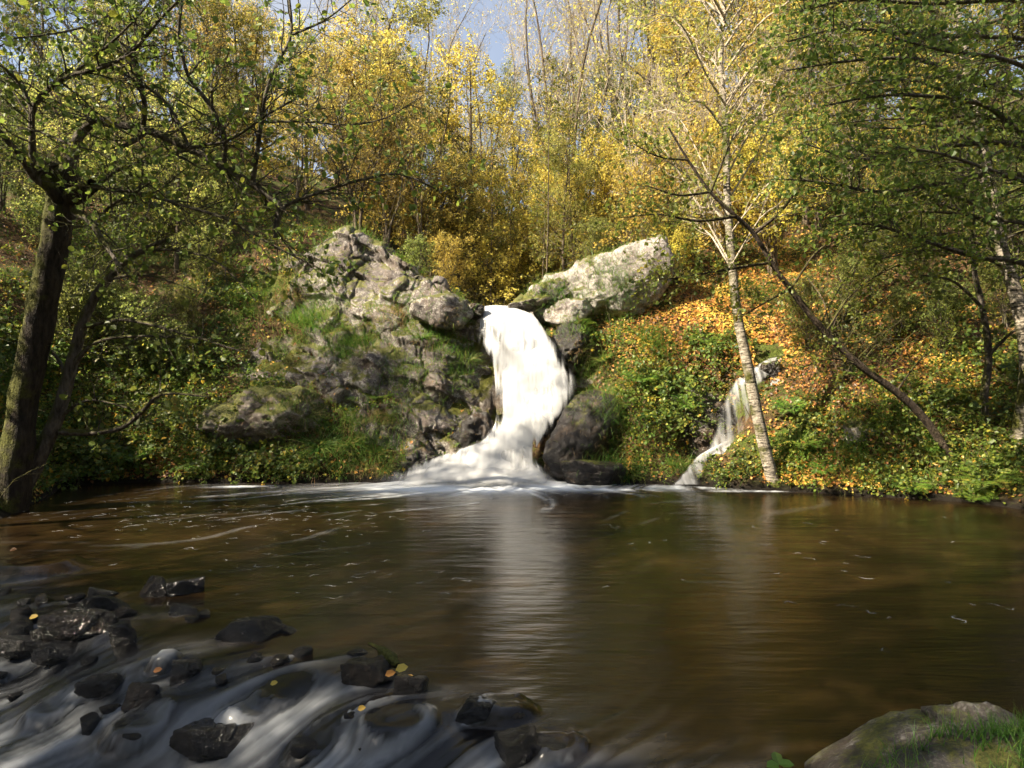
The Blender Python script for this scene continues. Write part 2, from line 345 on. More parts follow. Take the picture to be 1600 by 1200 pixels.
def grow(Pn, Rn, r, per, t0, t1, ang, length, npts=5, wig=0.15, up=0.1, rr=0.55, rmax=9, shrink=0.5, flat=0.0, tip=0.25):
    B, n, _ = Pn.shape
    per = np.broadcast_to(per, (B,)).astype(int)
    idx = np.repeat(np.arange(B), per); C = len(idx)
    if C == 0: return np.zeros((0, npts, 3)), np.zeros((0, npts))
    k = np.concatenate([(np.arange(c) + r.random(c)) / c for c in per if c > 0])
    t = t0 + (t1 - t0) * k
    f = t * (n - 1); i = np.minimum(f.astype(int), n - 2); u = (f - i)[:, None]
    p = Pn[idx, i] * (1 - u) + Pn[idx, i + 1] * u
    tan = unit(Pn[idx, i + 1] - Pn[idx, i]); rad = Rn[idx, i] * (1 - u[:, 0]) + Rn[idx, i + 1] * u[:, 0]
    rv = r.normal(size=(C, 3)); rv[:, 2] *= (1 - flat)
    perp = unit(rv - (rv * tan).sum(1, keepdims=True) * tan)
    a = R_(ang) * (1 + 0.25 * r.normal(size=(C, 1)))
    d = unit(np.cos(a) * tan + np.sin(a) * perp)
    L = length * (1 - shrink * k) * (0.7 + 0.6 * r.random(C))
    out = np.zeros((C, npts, 3)); out[:, 0] = p
    for s in range(1, npts):
        d = unit(d + wig * r.normal(size=(C, 3)) + np.array([0, 0, up]))
        out[:, s] = out[:, s - 1] + d * (L / (npts - 1))[:, None]
    r0 = np.minimum(rad * rr, rmax)
    return out, r0[:, None] * np.linspace(1, tip, npts)[None]
def leaves(g, Pn, r, per, size, t0=0.2, spread=0.06, droop=0.3, shape='quad', tint=(0.0, 1.0), face=0.55, keep=None):
    B, n, _ = Pn.shape
    if keep is not None: Pn = Pn[keep]; B = len(Pn)
    if B == 0: return
    N = B * per; idx = np.repeat(np.arange(B), per)
    t = t0 + (1 - t0) * r.random(N); f = t * (n - 1); i = np.minimum(f.astype(int), n - 2); u = (f - i)[:, None]
    p = Pn[idx, i] * (1 - u) + Pn[idx, i + 1] * u + r.normal(size=(N, 3)) * spread
    tan = unit(Pn[idx, i + 1] - Pn[idx, i])
    d = unit(tan * 0.6 + r.normal(size=(N, 3)) * 0.7 + np.array([0, 0, -droop]))
    nr = unit(r.normal(size=(N, 3)) * (1 - face) + np.array([0, -0.2, 1.0]) * face)
    cl = r.random(B)[idx]
    leaf_cards(g, p, d, nr, size * (0.45 + 1.0 * r.random(N) ** 1.4), shape, tint[0] + (tint[1] - tint[0]) * np.clip(0.45 * cl + 0.55 * r.random(N), 0, 1))
def leaf_cards(g, p, d, nr, s, shape, tint):
    N = len(p); side = unit(np.cross(d, nr)); nr = np.cross(side, d); s = s[:, None]
    if shape == 'thin':
        V = np.stack([p, p + d * s * .35 + side * s * .06 + nr * s * .03, p + d * s, p + d * s * .35 - side * s * .06 + nr * s * .03], 1)
        g.add(V.reshape(-1, 3), (np.arange(N)[:, None] * 4 + np.arange(4)), tint=tint)
    elif shape == 'quad':
        V = np.stack([p, p + d * s * .5 + side * s * .38 + nr * s * .1, p + d * s, p + d * s * .5 - side * s * .38 + nr * s * .1], 1)
        g.add(V.reshape(-1, 3), (np.arange(N)[:, None] * 4 + np.arange(4)), tint=tint)
    else:
        w = 0.36
        V = np.stack([p, p + d * s * .28 + side * s * w + nr * s * .10, p + d * s * .72 + side * s * w * .9 + nr * s * .06, p + d * s - nr * s * .06,
                      p + d * s * .72 - side * s * w * .9 + nr * s * .06, p + d * s * .28 - side * s * w + nr * s * .10], 1)
        b = np.arange(N)[:, None] * 6
        q = np.concatenate([b + np.array([0, 1, 2, 3]), b + np.array([0, 3, 4, 5])])
        g.add(V.reshape(-1, 3), q, tint=np.concatenate([tint, tint]))

# ------------------------------------------------------------------ terrain
FALL = [  # py, left px, right px, depth
    (484, 752, 812, 16.9), (490, 750, 832, 16.45), (502, 747, 842, 16.25), (524, 748, 857, 15.95), (540, 752, 868, 15.7), (555, 764, 877, 15.5), (575, 772, 887, 15.35),
    (589, 773, 896, 15.2), (608, 774, 898, 15.0), (624, 775, 892, 14.85), (643, 776, 881, 14.7), (660, 774, 866, 14.55), (673, 768, 855, 14.45),
    (690, 752, 843, 14.3), (704, 712, 836, 14.15), (715, 680, 836, 14.05), (726, 648, 840, 13.95), (738, 620, 852, 13.8), (750, 594, 868, 13.6), (760, 570, 884, 13.4)]
CP = []
def cp(*rows):
    for r in rows: CP.append(P(*r))
cp((15, 790, 10.8), (-60, 600, 12), (0, 640, 12.6), (0, 540, 14), (0, 450, 16), (0, 330, 20), (0, 220, 26), (0, 120, 34))
cp((90, 752, 13.2), (200, 755, 13.8), (200, 650, 14.8), (200, 540, 16.4), (200, 430, 18.6), (200, 320, 22), (200, 220, 29))
cp((400, 750, 13.9), (400, 690, 14.5), (400, 620, 15.3), (400, 540, 16.4), (420, 460, 17.6), (420, 385, 19), (400, 330, 23), (400, 280, 30))
cp((520, 748, 13.9), (520, 690, 14.5), (520, 620, 15.5), (560, 540, 16.4), (560, 440, 18), (560, 395, 19.5), (560, 375, 23))
cp((600, 748, 14.0), (600, 690, 14.8), (620, 620, 15.6), (640, 540, 16.4), (640, 460, 18), (660, 440, 20), (640, 400, 26), (640, 370, 34))
cp((700, 742, 14.5), (720, 690, 15.0), (730, 600, 15.8), (730, 510, 16.8), (720, 480, 18.2), (725, 470, 21))
for py, l, r_, Y in FALL[::2]:
    CP.append(P((l + r_) / 2, py, Y) + np.array([0, 0.55, -0.22]))
for Y, z in ((18, 3.5), (21, 3.7), (25, 4.1), (31, 5.6), (38, 8.5), (50, 15.0)): CP.append(np.array([(-20) / F * Y * 1.0, Y, z]))
cp((925, 750, 14.4), (930, 690, 15.1), (930, 610, 15.9), (920, 540, 16.6), (900, 480, 18.0), (930, 440, 18.6), (960, 405, 19.5), (1000, 390, 21), (900, 440, 24), (930, 410, 30))
cp((990, 752, 13.8), (990, 690, 14.4), (1000, 620, 15.0), (1000, 550, 15.9), (1040, 480, 17.2), (1060, 420, 19), (1080, 370, 22), (1060, 330, 28), (1050, 290, 36))
cp((1070, 752, 13.6), (1085, 715, 14.9), (1100, 650, 15.3), (1120, 600, 15.5), (1130, 540, 15.9), (1140, 480, 17.1), (1150, 420, 19), (1160, 340, 23.5), (1160, 260, 31))
cp((1130, 758, 13.2), (1150, 710, 13.7), (1190, 640, 14.4), (1210, 575, 15.3), (1220, 540, 15.9))
cp((1230, 768, 12.7), (1240, 700, 13.4), (1280, 640, 13.9), (1300, 560, 14.8), (1300, 480, 16.4), (1300, 400, 19), (1300, 300, 24), (1300, 210, 31))
cp((1380, 775, 12.1), (1370, 700, 12.8), (1370, 645, 13.2), (1380, 570, 14.2), (1400, 470, 16), (1400, 380, 19))
cp((1500, 783, 11.6), (1500, 720, 12.2), (1500, 630, 13.2), (1500, 540, 14.3), (1500, 430, 16.4), (1500, 330, 20), (1500, 200, 28))
cp((1600, 795, 10.9), (1600, 720, 11.6), (1600, 600, 13), (1620, 450, 15.5), (1650, 300, 20), (1700, 790, 10.1), (1750, 680, 11))
pool = [(-5, 12.5), (-3, 12.6), (0, 12.6), (2, 12.8), (-6, 11), (-4, 9.5), (0, 10), (3, 11.5), (5, 10.6), (7, 9), (-5, 8), (-2, 8), (2, 8), (5, 7.5), (0, 6), (3, 5.5), (5, 5.5), (1.6, 4.0), (-3, 4.5), (-4.5, 5.2), (-3, 3), (-5, 3.6), (-1.2, 3.4), (-6.5, 2), (0.8, 3.3), (-9, -1)]
for x, y in pool: CP.append(np.array([x, y, -0.9 if y > 6 else -1.1]))
for v in [(0, 0, 0.35), (0.3, 1.6, 0.15), (1.2, 2.0, 0.3), (2.2, 2.2, 0.5), (2.2, 3.2, 0.1), (3.5, 2.8, 0.45), (5, 3, 0.5), (8, 3.5, 0.8), (9.5, 6.5, 0.4), (0, -4, 0.8), (6, -3, 1.2), (12, 4, 2.5), (14, 9, 3.5),
          (-2, 0.5, 0.0), (-3, -3, 0.5), (-6.9, 7.2, 0.05), (-7.3, 9, 0.1), (-8, 5.5, 0.4), (-10, 4, 1.2), (-9, 8.5, 0.9), (-11, 8, 2.0), (-12, 1, 2.0), (-15, 5, 4.0), (-14, -4, 3.0), (-20, 0, 6.5), (-20, 10, 7.0), (-24, 18, 10),
          (15, 14, 6.0), (20, 10, 7.0), (24, 20, 12.5), (20, -4, 4.0), (-30, -10, 9), (30, 0, 9), (0, -15, 2), (0, -30, 4), (-20, -25, 6), (20, -25, 6), (-34, 20, 14), (36, 20, 17), (-34, 40, 16), (36, 42, 20), (-15, 45, 16.5), (16, 46, 17), (0, 58, 19), (1.5, 2.45, .40), (2.1, 2.5, .46), (1.0, 2.45, .25)]:
    CP.append(np.array(v, float))
CP = np.array(CP)
ROCKY = [(600, 470, 17, 1.9), (500, 430, 18, 1.6), (580, 570, 16, 1.5), (700, 540, 16, 1.4), (690, 660, 15, 1.3), (440, 570, 16, 1.1), (740, 620, 15.4, .9), (940, 440, 18, 1.5), (1000, 410, 19, 1.3), (900, 560, 16.2, .8), (920, 680, 15, .8), (1110, 670, 15, .6), (680, 725, 14.5, .9)]
_rk = np.array([list(P(a, b, c)) + [d] for a, b, c, d in ROCKY])
def rocky(q, z):
    k = np.zeros(len(q))
    for cx, cy_, cz, rd in _rk:
        k = np.maximum(k, sstep(1.25, 0.6, np.sqrt((q[:, 0] - cx) ** 2 + (q[:, 1] - cy_) ** 2 + (z - cz) ** 2) / rd))
    return k
def tps(d): return d * d * np.log(d + 1e-6)
_K = tps(np.linalg.norm(CP[:, None, :2] - CP[None, :, :2], axis=-1)) + np.eye(len(CP)) * 0.02
_Pm = np.hstack([np.ones((len(CP), 1)), CP[:, :2]])
_A = np.block([[_K, _Pm], [_Pm.T, np.zeros((3, 3))]])
_W = np.linalg.solve(_A, np.concatenate([CP[:, 2], np.zeros(3)]))
def height(x, y, detail=True):
    q = np.stack([np.ravel(x), np.ravel(y)], 1).astype(float); out = np.zeros(len(q))
    for s in range(0, len(q), 20000):
        c = q[s:s + 20000]
        out[s:s + 20000] = tps(np.linalg.norm(c[:, None] - CP[None, :, :2], axis=-1)) @ _W[:-3] + _W[-3] + c @ _W[-2:]
    rr = np.hypot(q[:, 0], q[:, 1] - 12)
    far = 8 + 12 * sstep(10, 70, np.abs(q[:, 0])) + 6 * sstep(30, 90, q[:, 1]) + 3 * fbm(np.stack([q[:, 0] / 25, q[:, 1] / 25, q[:, 0] * 0], 1), 3, 5)
    out = out + (far - out) * sstep(34, 56, rr)
    if detail:
        p3 = np.stack([q[:, 0], q[:, 1], out * 0.7], 1)
        amp = 0.4 + 0.6 * sstep(0.0, 0.8, out)
        out = out + amp * (0.16 * fbm(p3 * 1.1, 4, 3) + 0.10 * ridged(p3 * 2.6, 3, 8) + 0.05 * fbm(p3 * 8, 2, 12))
        k = rocky(q, out)
        out = out - 0.12 * k
    out = np.minimum(out, carve(q, out))
    return out.reshape(np.shape(x))
_fr = np.array([(Y, P((l + r_) / 2, py, Y)[0], (r_ - l) / 2 / F * Y, P(0, py, Y)[2]) for py, l, r_, Y in FALL][::-1] + [(18, -.35, .6, 3.75), (24, -.45, .9, 4.1), (32, -.6, 1.0, 5.0)])
_sc = np.array([(13.2, 3.4, .25, .05), (13.7, 3.65, .2, .55), (13.9, 4.1, .15, .75), (14.15, 4.3, .35, 1.0), (14.5, 4.75, .35, 1.75), (14.75, 4.95, .25, 2.0), (15.2, 5.5, .2, 2.3), (15.6, 5.9, .18, 2.45)])
def carve(q, z):
    lim = np.full(len(q), 1e9)
    for tab, dep, fall in ((_fr, 0.38, 2.2), (_sc, 0.16, 2.0)):
        y = q[:, 1]; xc = np.interp(y, tab[:, 0], tab[:, 1]); hw = np.interp(y, tab[:, 0], tab[:, 2]); zf = np.interp(y, tab[:, 0], tab[:, 3])
        side = np.maximum(np.abs(q[:, 0] - xc) - hw, 0)
        l = zf - dep + side * fall + 9 * np.maximum(y - tab[-1, 0], 0) + np.where(y < tab[0, 0], 9, 0)
        lim = np.minimum(lim, l)
    return lim
def hz(x, y): return float(height(np.array([x]), np.array([y]))[0])
def axis(segs):
    a = []
    for lo, hi, st in segs: a.append(np.arange(lo, hi - 1e-6, st))
    return np.concatenate(a + [[segs[-1][1]]])
gx = axis([(-160, -40, 8), (-40, -15, 1.0), (-15, 15, 0.12), (15, 40, 1.0), (40, 160, 8)])
gy = axis([(-120, -20, 8), (-20, 0, 1.0), (0, 10.4, 0.25), (10.4, 21, 0.1), (21, 34, 0.35), (34, 70, 1.2), (70, 170, 8)])
GX, GY = np.meshgrid(gx, gy); GZ = height(GX, GY)
TV = np.stack([GX, GY, GZ], -1).reshape(-1, 3); nx = len(gx); ny = len(gy)
ii, jj = np.meshgrid(np.arange(ny - 1), np.arange(nx - 1), indexing='ij')
b0 = (ii * nx + jj).ravel(); TF = np.stack([b0, b0 + 1, b0 + nx + 1, b0 + nx], 1)
# bedrock: fracture the steep rocky ground along its normals
_du = np.gradient(TV.reshape(ny, nx, 3), axis=1); _dv = np.gradient(TV.reshape(ny, nx, 3), axis=0)
TN = unit(np.cross(_du, _dv)).reshape(-1, 3)
RK = rocky(TV[:, :2], TV[:, 2]); mk = RK > 0.01
q = TV[mk]; wq = q + 0.25 * np.stack([fbm(q * 1.6, 3, 21 + k) for k in range(3)], 1)
Rs = rot_m(18, 24, 10) if 'rot_m' in globals() else np.eye(3)
c1, s1 = math.cos(.45), math.sin(.45); wr = np.stack([wq[:, 0] * c1 + wq[:, 2] * s1, wq[:, 1], -wq[:, 0] * s1 + wq[:, 2] * c1], 1)
d1, d2, id1 = worley(wr * np.array([0.9, 0.9, 1.3]), 33); e1, e2, id2 = worley(wr * np.array([2.2, 2.2, 3.4]), 37)
disp = 0.62 * (id1 - 0.45) - 0.14 * np.exp(-((d2 - d1) / 0.10) ** 2) + 0.24 * (id2 - 0.5) - 0.06 * np.exp(-((e2 - e1) / 0.12) ** 2) + 0.10 * ridged(q * 2.2, 4, 41) + 0.04 * fbm(q * 9, 3, 44)
nn_ = unit(TN[mk] + np.array([0, -0.5, 0.1]))
TV0 = TV.copy(); TV[mk] = q + nn_ * (RK[mk] * disp)[:, None]
_zc = carve(TV[:, :2], TV[:, 2]); TV[:, 2] = np.where(mk, np.minimum(TV[:, 2], _zc), TV[:, 2])
fx_ = TV[TF].mean(1)[:, 0]; fr = (RK[TF].mean(1) > 0.55) & (fx_ >= 0.2) & (fx_ < 3.4)
ground = obj("ground", mesh_from("ground", TV, [TF[~fr]], attrs={"rocky": RK}), M['ground']); ground["kind"] = "structure"
ground["label"] = "leaf-strewn woodland banks and stream bed"
def bedrock(mask, m, parent, wp):
    ids, inv = np.unique(TF[mask].ravel(), return_inverse=True)
    return obj("bedrock", mesh_from("bedrock", TV[ids] - np.asarray(wp), [inv.reshape(-1, 4)], attrs={"rocky": RK[ids]}), m, parent)

# ------------------------------------------------------------------ rocks
_ico = {}
def ico(sub):
    if sub not in _ico:
        bm = bmesh.new(); bmesh.ops.create_icosphere(bm, subdivisions=sub, radius=1)
        V = np.array([v.co[:] for v in bm.verts]); Fc = np.array([[v.index for v in f.verts] for f in bm.faces]); bm.free()
        _ico[sub] = (unit(V), Fc)
    return _ico[sub]
def rot_m(rx, ry, rz):
    from mathutils import Euler
    return np.array(Euler((R_(rx), R_(ry), R_(rz))).to_matrix())
SURF = []   # sampled by the undergrowth: (V, F, kind)
def rock_verts(c, half, rot=(0, 0, 0), seed=0, sub=5, planes=14, p=22, rough=0.075, blocks=0.11, bscale=1.7, hlo=.72):
    r = np.random.default_rng(seed); D, Fc = ico(sub)
    nrm = unit(r.normal(size=(planes, 3))); h = hlo + (1.02 - hlo) * r.random(planes)
    nrm = np.vstack([nrm, np.eye(3), -np.eye(3)]); h = np.concatenate([h, np.full(6, 0.97)])
    dd = np.maximum(D @ nrm.T, 0) / h
    rad = (dd ** p).sum(1) ** (-1 / p)
    V = D * rad[:, None] * np.asarray(half); V = V @ rot_m(*rot).T
    s = float(np.mean(half)); Wp = V + np.asarray(c)
    Wp = Wp + 0.10 * s * np.stack([fbm(Wp * 1.7 / max(s, .2), 3, seed + 60 + k_) for k_ in range(3)], 1)
    off = rough * s * (fbm(Wp * 1.8 / max(s, .2), 5, seed) * 1.3 + 0.5 * ridged(Wp * 4.0 / max(s, .2), 3, seed + 5))
    if blocks > 0:
        d1, d2, cid = worley(Wp * bscale / max(s, .3) * np.array([1, 1, 1.4]) + 0.35 * fbm(Wp * 2, 2, seed + 3)[:, None], seed)
        e1_, e2_, ci2 = worley(Wp * bscale * 2.9 / max(s, .3) * np.array([1, 1, 1.6]), seed + 7); f1_, f2_, ci3 = worley(Wp * bscale * 7 / max(s, .3) * np.array([1, 1, 1.6]), seed + 17)
        off = off + blocks * s * (0.62 * (ci2 - .5) - .3 * np.exp(-((e2_ - e1_) / 0.09) ** 2) + .22 * (ci3 - .5))
        off = off + blocks * s * ((cid - 0.5) * 1.4 - 0.9 * np.exp(-((d2 - d1) / 0.07) ** 2))
    V = V + unit(V / np.asarray(half)) * off[:, None]
    return V, Fc
def rock(name, c, half, m, parent=None, world_parent=(0, 0, 0), samp=True, **kw):
    V, Fc = rock_verts(c, half, **kw)
    if samp: SURF.append((V + np.asarray(c), Fc))
    return obj(name, mesh_from(name, V, [Fc]), m, parent, tuple(np.asarray(c) - np.asarray(world_parent)))
def px_rock(name, px, py, Y, w, h, dep, m, parent, wp, **kw):
    k = Y / F; return rock(name, P(px, py, Y), (w * k / 2, dep, h * k / 2), m, parent, wp, **kw)

base = P(600, 750, 15.0)
oc = empty("rock_outcrop", base, "large grey lichen-spotted rock outcrop with mossy ledges left of the waterfall", "rock outcrop")
def cliff(name, pxs, tops, ytops, yb, prof, m, parent, wp, nu, nv, seed, amp=1.0, tilt=0.45, roof=26, back=3.0):
    u = np.linspace(pxs[0], pxs[-1], nu); pt = np.interp(u, pxs, tops); Yt = np.interp(u, pxs, ytops); x = (u - 800) / F * 16.0
    zt = 2 - (pt - 600) / F * Yt; zt = zt + 0.10 * fbm(np.stack([x * 2.2, x * 0, x * 0], 1), 3, seed)
    t = np.linspace(0, 1, nv)[:, None]; Z = -0.3 + (zt[None] + 0.3) * t
    Yb = np.interp(u, yb[0], yb[1])[None]; Y = Yb + np.interp(Z, prof[0], prof[1]) + 0.35 * fbm(np.stack([np.broadcast_to(x, Z.shape) * .5, Z * .6, Z * 0], -1), 2, seed + 2)
    k = np.linspace(1 / roof, 1, roof)[:, None]; Z = np.vstack([Z, zt[None] + 0.05 * k - 0.5 * k * k]); Y = np.vstack([Y, Y[-1:] + back * k])
    X = np.broadcast_to(x, Z.shape); V = np.stack([X, Y, Z], -1)
    N = unit(np.cross(np.gradient(V, axis=1), np.gradient(V, axis=0))).reshape(-1, 3); N = unit(N + np.array([0, -.25, .1])); q = V.reshape(-1, 3)
    w = q + 0.22 * np.stack([fbm(q * 1.5, 3, seed + 20 + j) for j in range(3)], 1)
    c1, s1 = math.cos(tilt), math.sin(tilt); w = np.stack([w[:, 0] * c1 - w[:, 2] * s1, w[:, 1], w[:, 0] * s1 + w[:, 2] * c1], 1)
    d1, d2, i1 = worley(w * np.array([.75, .7, 1.25]), seed); e1, e2, i2 = worley(w * np.array([1.9, 1.7, 3.0]), seed + 7); f1, f2, i3 = worley(w * np.array([5, 5, 8]), seed + 11)
    st_ = w[:, 2] * 1.15 + .35 * fbm(q * .7, 2, seed + 31); saw = st_ - np.floor(st_); st2 = w[:, 0] * .8 + w[:, 1] * .5 + .3 * fbm(q * .8, 2, seed + 33); saw2 = st2 - np.floor(st2)
    D = .26 * (i1 - .5) - .07 * np.exp(-((d2 - d1) / .05) ** 2) + .06 * (i2 - .5) - .03 * np.exp(-((e2 - e1) / .05) ** 2) + .26 * (.5 - saw) * sstep(1, .88, saw) + .16 * (saw2 - .5) * sstep(1, .9, saw2) + .30 * fbm(q * .8, 3, seed + 13) + .05 * ridged(q * 2.6, 4, seed + 17) + .02 * fbm(q * 10, 3, seed + 15)
    edge = np.minimum(np.linspace(0, 1, nu), np.linspace(1, 0, nu))[None] * np.ones((len(Z), 1)); D = D * amp * sstep(0, .05, edge.ravel())
    q = q + N * D[:, None]; ii, jj = np.meshgrid(np.arange(len(Z) - 1), np.arange(nu - 1), indexing='ij'); b0 = (ii * nu + jj).ravel(); Fc = np.stack([b0, b0 + 1, b0 + nu + 1, b0 + nu], 1)
    SURF.append((q, np.concatenate([Fc[:, [0, 1, 2]], Fc[:, [0, 2, 3]]])))
    return obj(name, mesh_from(name, q - np.asarray(wp), [Fc]), m, parent)
cliff("rock_face", [372, 385, 410, 440, 480, 520, 560, 600, 650, 690, 715, 740, 760, 776], [600, 560, 480, 400, 368, 362, 380, 402, 428, 448, 476, 486, 500, 560],
      [16.6, 16.8, 17.2, 17.6, 17.8, 17.8, 17.7, 17.6, 17.3, 17.0, 16.8, 16.6, 16.4, 15.7], ([372, 560, 620, 680, 740, 776], [14.75, 14.65, 14.35, 14.35, 14.7, 15.15]),
      ([-.3, 0, 1.1, 1.5, 2.6, 3.2, 4.6, 6], [0, .05, .42, .85, 1.25, 1.95, 2.6, 3.2]), M['rock'], oc, base, 330, 260, 141, amp=.72)
px_rock("boulder", 697, 490, 16.3, 96, 60, 0.7, M['rock'], oc, base, seed=13, rot=(0, 14, -10), blocks=0.06)
px_rock("foot", 745, 690, 14.95, 80, 90, 0.5, M['rock_wet'], oc, base, seed=21, rot=(0, -12, 0), blocks=0.09)
px_rock("foot", 650, 728, 14.55, 70, 50, 0.45, M['rock_wet'], oc, base, seed=22, rot=(0, -14, 0), blocks=0.09)
px_rock("lip_stone", 728, 488, 16.7, 60, 28, 0.5, M['rock_wet'], oc, base, seed=23, rot=(0, 10, 0))
b2 = P(415, 690, 14.6)
o = rock("mossy_boulder", P(415, 655, 14.8), (1.35, 0.8, 0.72), M['rock_moss'], seed=41, rot=(-8, 6, 0))
tag(o, "rounded mossy boulder overgrown with brambles on the left bank above the water", "boulder")
b3 = P(940, 500, 18)
oc2 = empty("rock_outcrop", b3, "pale sunlit lichen-white crag right of the waterfall lip", "rock outcrop")
bedrock(fr & (fx_ >= 0.2) & (fx_ < 3.4), M['rock_moss'], oc2, b3)
rock("rock_face", P(944, 464, 17.75), (1.95, 1.05, .84), M['rock_white'], oc2, b3, seed=58, sub=6, rot=(-20, -17, -6), planes=7, p=14, rough=.13, blocks=0.035, hlo=.82)
rock("rock_face", P(885, 490, 17.0), (.62, .6, .40), M['rock_white'], oc2, b3, seed=53, rot=(-6, -18, 10), blocks=0.04, p=12)
px_rock("lip_stone", 826, 474, 17.3, 70, 30, 0.6, M['rock_moss'], oc2, b3, seed=54, rot=(0, -18, 0))
px_rock("rock_face", 868, 468, 17.5, 80, 60, 0.7, M['rock'], oc2, b3, seed=57, rot=(0, -24, 0))
px_rock("undercut", 893, 545, 16.5, 70, 80, 0.6, M['rock_wet'], oc2, b3, seed=55, rot=(0, 18, 0))
b4 = P(920, 755, 14)
o = rock("wet_slab", P(912, 682, 14.7), (0.66, 0.75, 1.2), M['rock_wet'], seed=61, rot=(-24, 33, -8), blocks=0.05, p=18, planes=9)
tag(o, "tall wet black slab leaning along the right edge of the waterfall", "rock")
o = rock("wet_boulder", P(872, 655, 15.25), (0.42, .45, .7), M['rock_wet'], seed=66, rot=(-14, 20, 0))
tag(o, "dark wet rock squeezed between the waterfall's right edge and the black slab", "rock")
o = rock("wet_boulder", P(925, 742, 13.75), (0.68, 0.5, 0.34), M['rock_wet'], seed=62, rot=(0, 6, 10), blocks=0.05)
tag(o, "low dark wet boulder at the waterfall foot on its right side", "boulder")
o = rock("mossy_boulder", P(1370, 690, 13.4), (0.85, 0.6, 0.62), M['rock_moss'], seed=63, rot=(0, 14, 0))
tag(o, "green mossy boulder half buried in the right bank under the leaning tree", "boulder")
o = rock("wet_slab", P(1110, 672, 15.05), (0.75, 0.4, 0.95), M['rock_wet'], seed=64, rot=(-20, 8, 0), blocks=0.08)
tag(o, "dark wet rock face behind the thin side cascade on the right bank", "rock")
o = rock("cascade_ledge", P(1192, 585, 15.4), (0.42, 0.5, 0.26), M['rock_wet'], seed=65, rot=(0, -20, 0))
tag(o, "leaf-covered dark ledge splitting the side cascade at its top", "rock")

# ------------------------------------------------------------------ stream water: level, stones, flow and foam
SA = np.array([-4.8, 6.5]); SN = np.array([-.468, -.884])
def down(x, y): return (x + 4.8) * SN[0] + (y - 6.5) * SN[1]
def level(x, y):
    s = down(x, y) + 0.22 * vnoise(np.stack([np.asarray(x) * 1.3, np.asarray(y) * 1.3, np.zeros_like(x)], -1), 77)
    return -0.42 * sstep(-0.05, 1.5, s)
def onwater(px, py):
    Y = 2 * F / (py - 600)
    for _ in range(12):
        x = (px - 800) / F * Y; z = float(level(np.array([x]), np.array([Y]))[0]); Y = (2 - z) * F / (py - 600)
    return np.array([(px - 800) / F * Y, Y, z])
STONES = [  # px, py of the waterline, width px, height px, look
    (112, 1012, 92, 62, "largest square black stone with a flat glossy top in the rapids"),
    (152, 968, 72, 42, "slanted dark stone directly behind the largest square stone"),
    (178, 972, 44, 30, "small dark stone wedged right behind the largest square stone"),
    (84, 1038, 66, 34, "low black stone in front of the largest square stone"),
    (32, 1024, 72, 32, "rounded dark stone left of the largest square stone"),
    (186, 1006, 30, 38, "small upright stone right of the largest square stone"),
    (150, 934, 38, 16, "flat thin stone at the upstream edge of the rapids"),
    (234, 932, 54, 32, "pointed bluish stone on the upstream edge of the rapids, left of its twin"),
    (284, 930, 48, 26, "low bluish peaked stone on the upstream edge of the rapids, right of its twin"),
    (280, 962, 40, 14, "flat dark stone barely above water below the two peaked stones"),
    (378, 1000, 86, 30, "long wet stone lying where the pool starts to spill over"),
    (250, 1048, 44, 34, "dark stone with white water pouring off its left side"),
    (284, 1064, 42, 32, "dark stone touching the one with white water pouring off it"),
    (150, 1088, 56, 30, "low black stone alone in the white water at lower left"),
    (10, 1000, 34, 34, "dark stone cut by the left edge of the picture in the rapids"),
    (32, 978, 30, 34, "small stone carrying a pale fallen leaf near the left edge"),
    (62, 1006, 30, 28, "small stone squeezed beside the largest square stone on its left"),
    (26, 902, 130, 46, "broad washed-over boulder at the left edge under the mossy tree"),
    (322, 1186, 96, 46, "long ridged black stone at the bottom edge of the rapids"),
    (378, 1142, 84, 44, "smooth dark dome with water sliding over it near the bottom"),
    (214, 1100, 42, 30, "dark stone below the pouring white water in the rapids"),
    (578, 1072, 72, 42, "black angular stone catching a twig and yellow leaves"),
    (640, 1088, 44, 34, "small round stone right beside the one catching yellow leaves"),
    (430, 1112, 92, 40, "dark stone with fine white rivulets combing over its front"),
    (618, 1160, 120, 56, "broad submerged stone with a glassy curtain of water at the bottom"),
    (742, 1130, 46, 36, "dark stone standing at the left of the blue-glazed dome"),
    (790, 1130, 96, 42, "blue-glazed smooth dome at the right end of the rapids"),
    (815, 1186, 66, 40, "black crusty stone at the bottom edge right of centre"),
    (872, 1186, 90, 44, "smooth blue-black stone last in the row at the bottom edge"),
    (205, 1160, 90, 40, "smooth dark stone under brownish sliding water at the lower left"),
    (60, 1130, 70, 22, "low stone almost drowned in foam at the lower left edge"),
    (485, 1175, 70, 24, "low stone half drowned in white foam at the bottom"),
]
SUNK = {11: 0, 19: 1, 24: 1, 26: 1, 28: 1, 29: 1, 30: 1, 31: 1, 23: 1, 17: 1}
stone_c = []
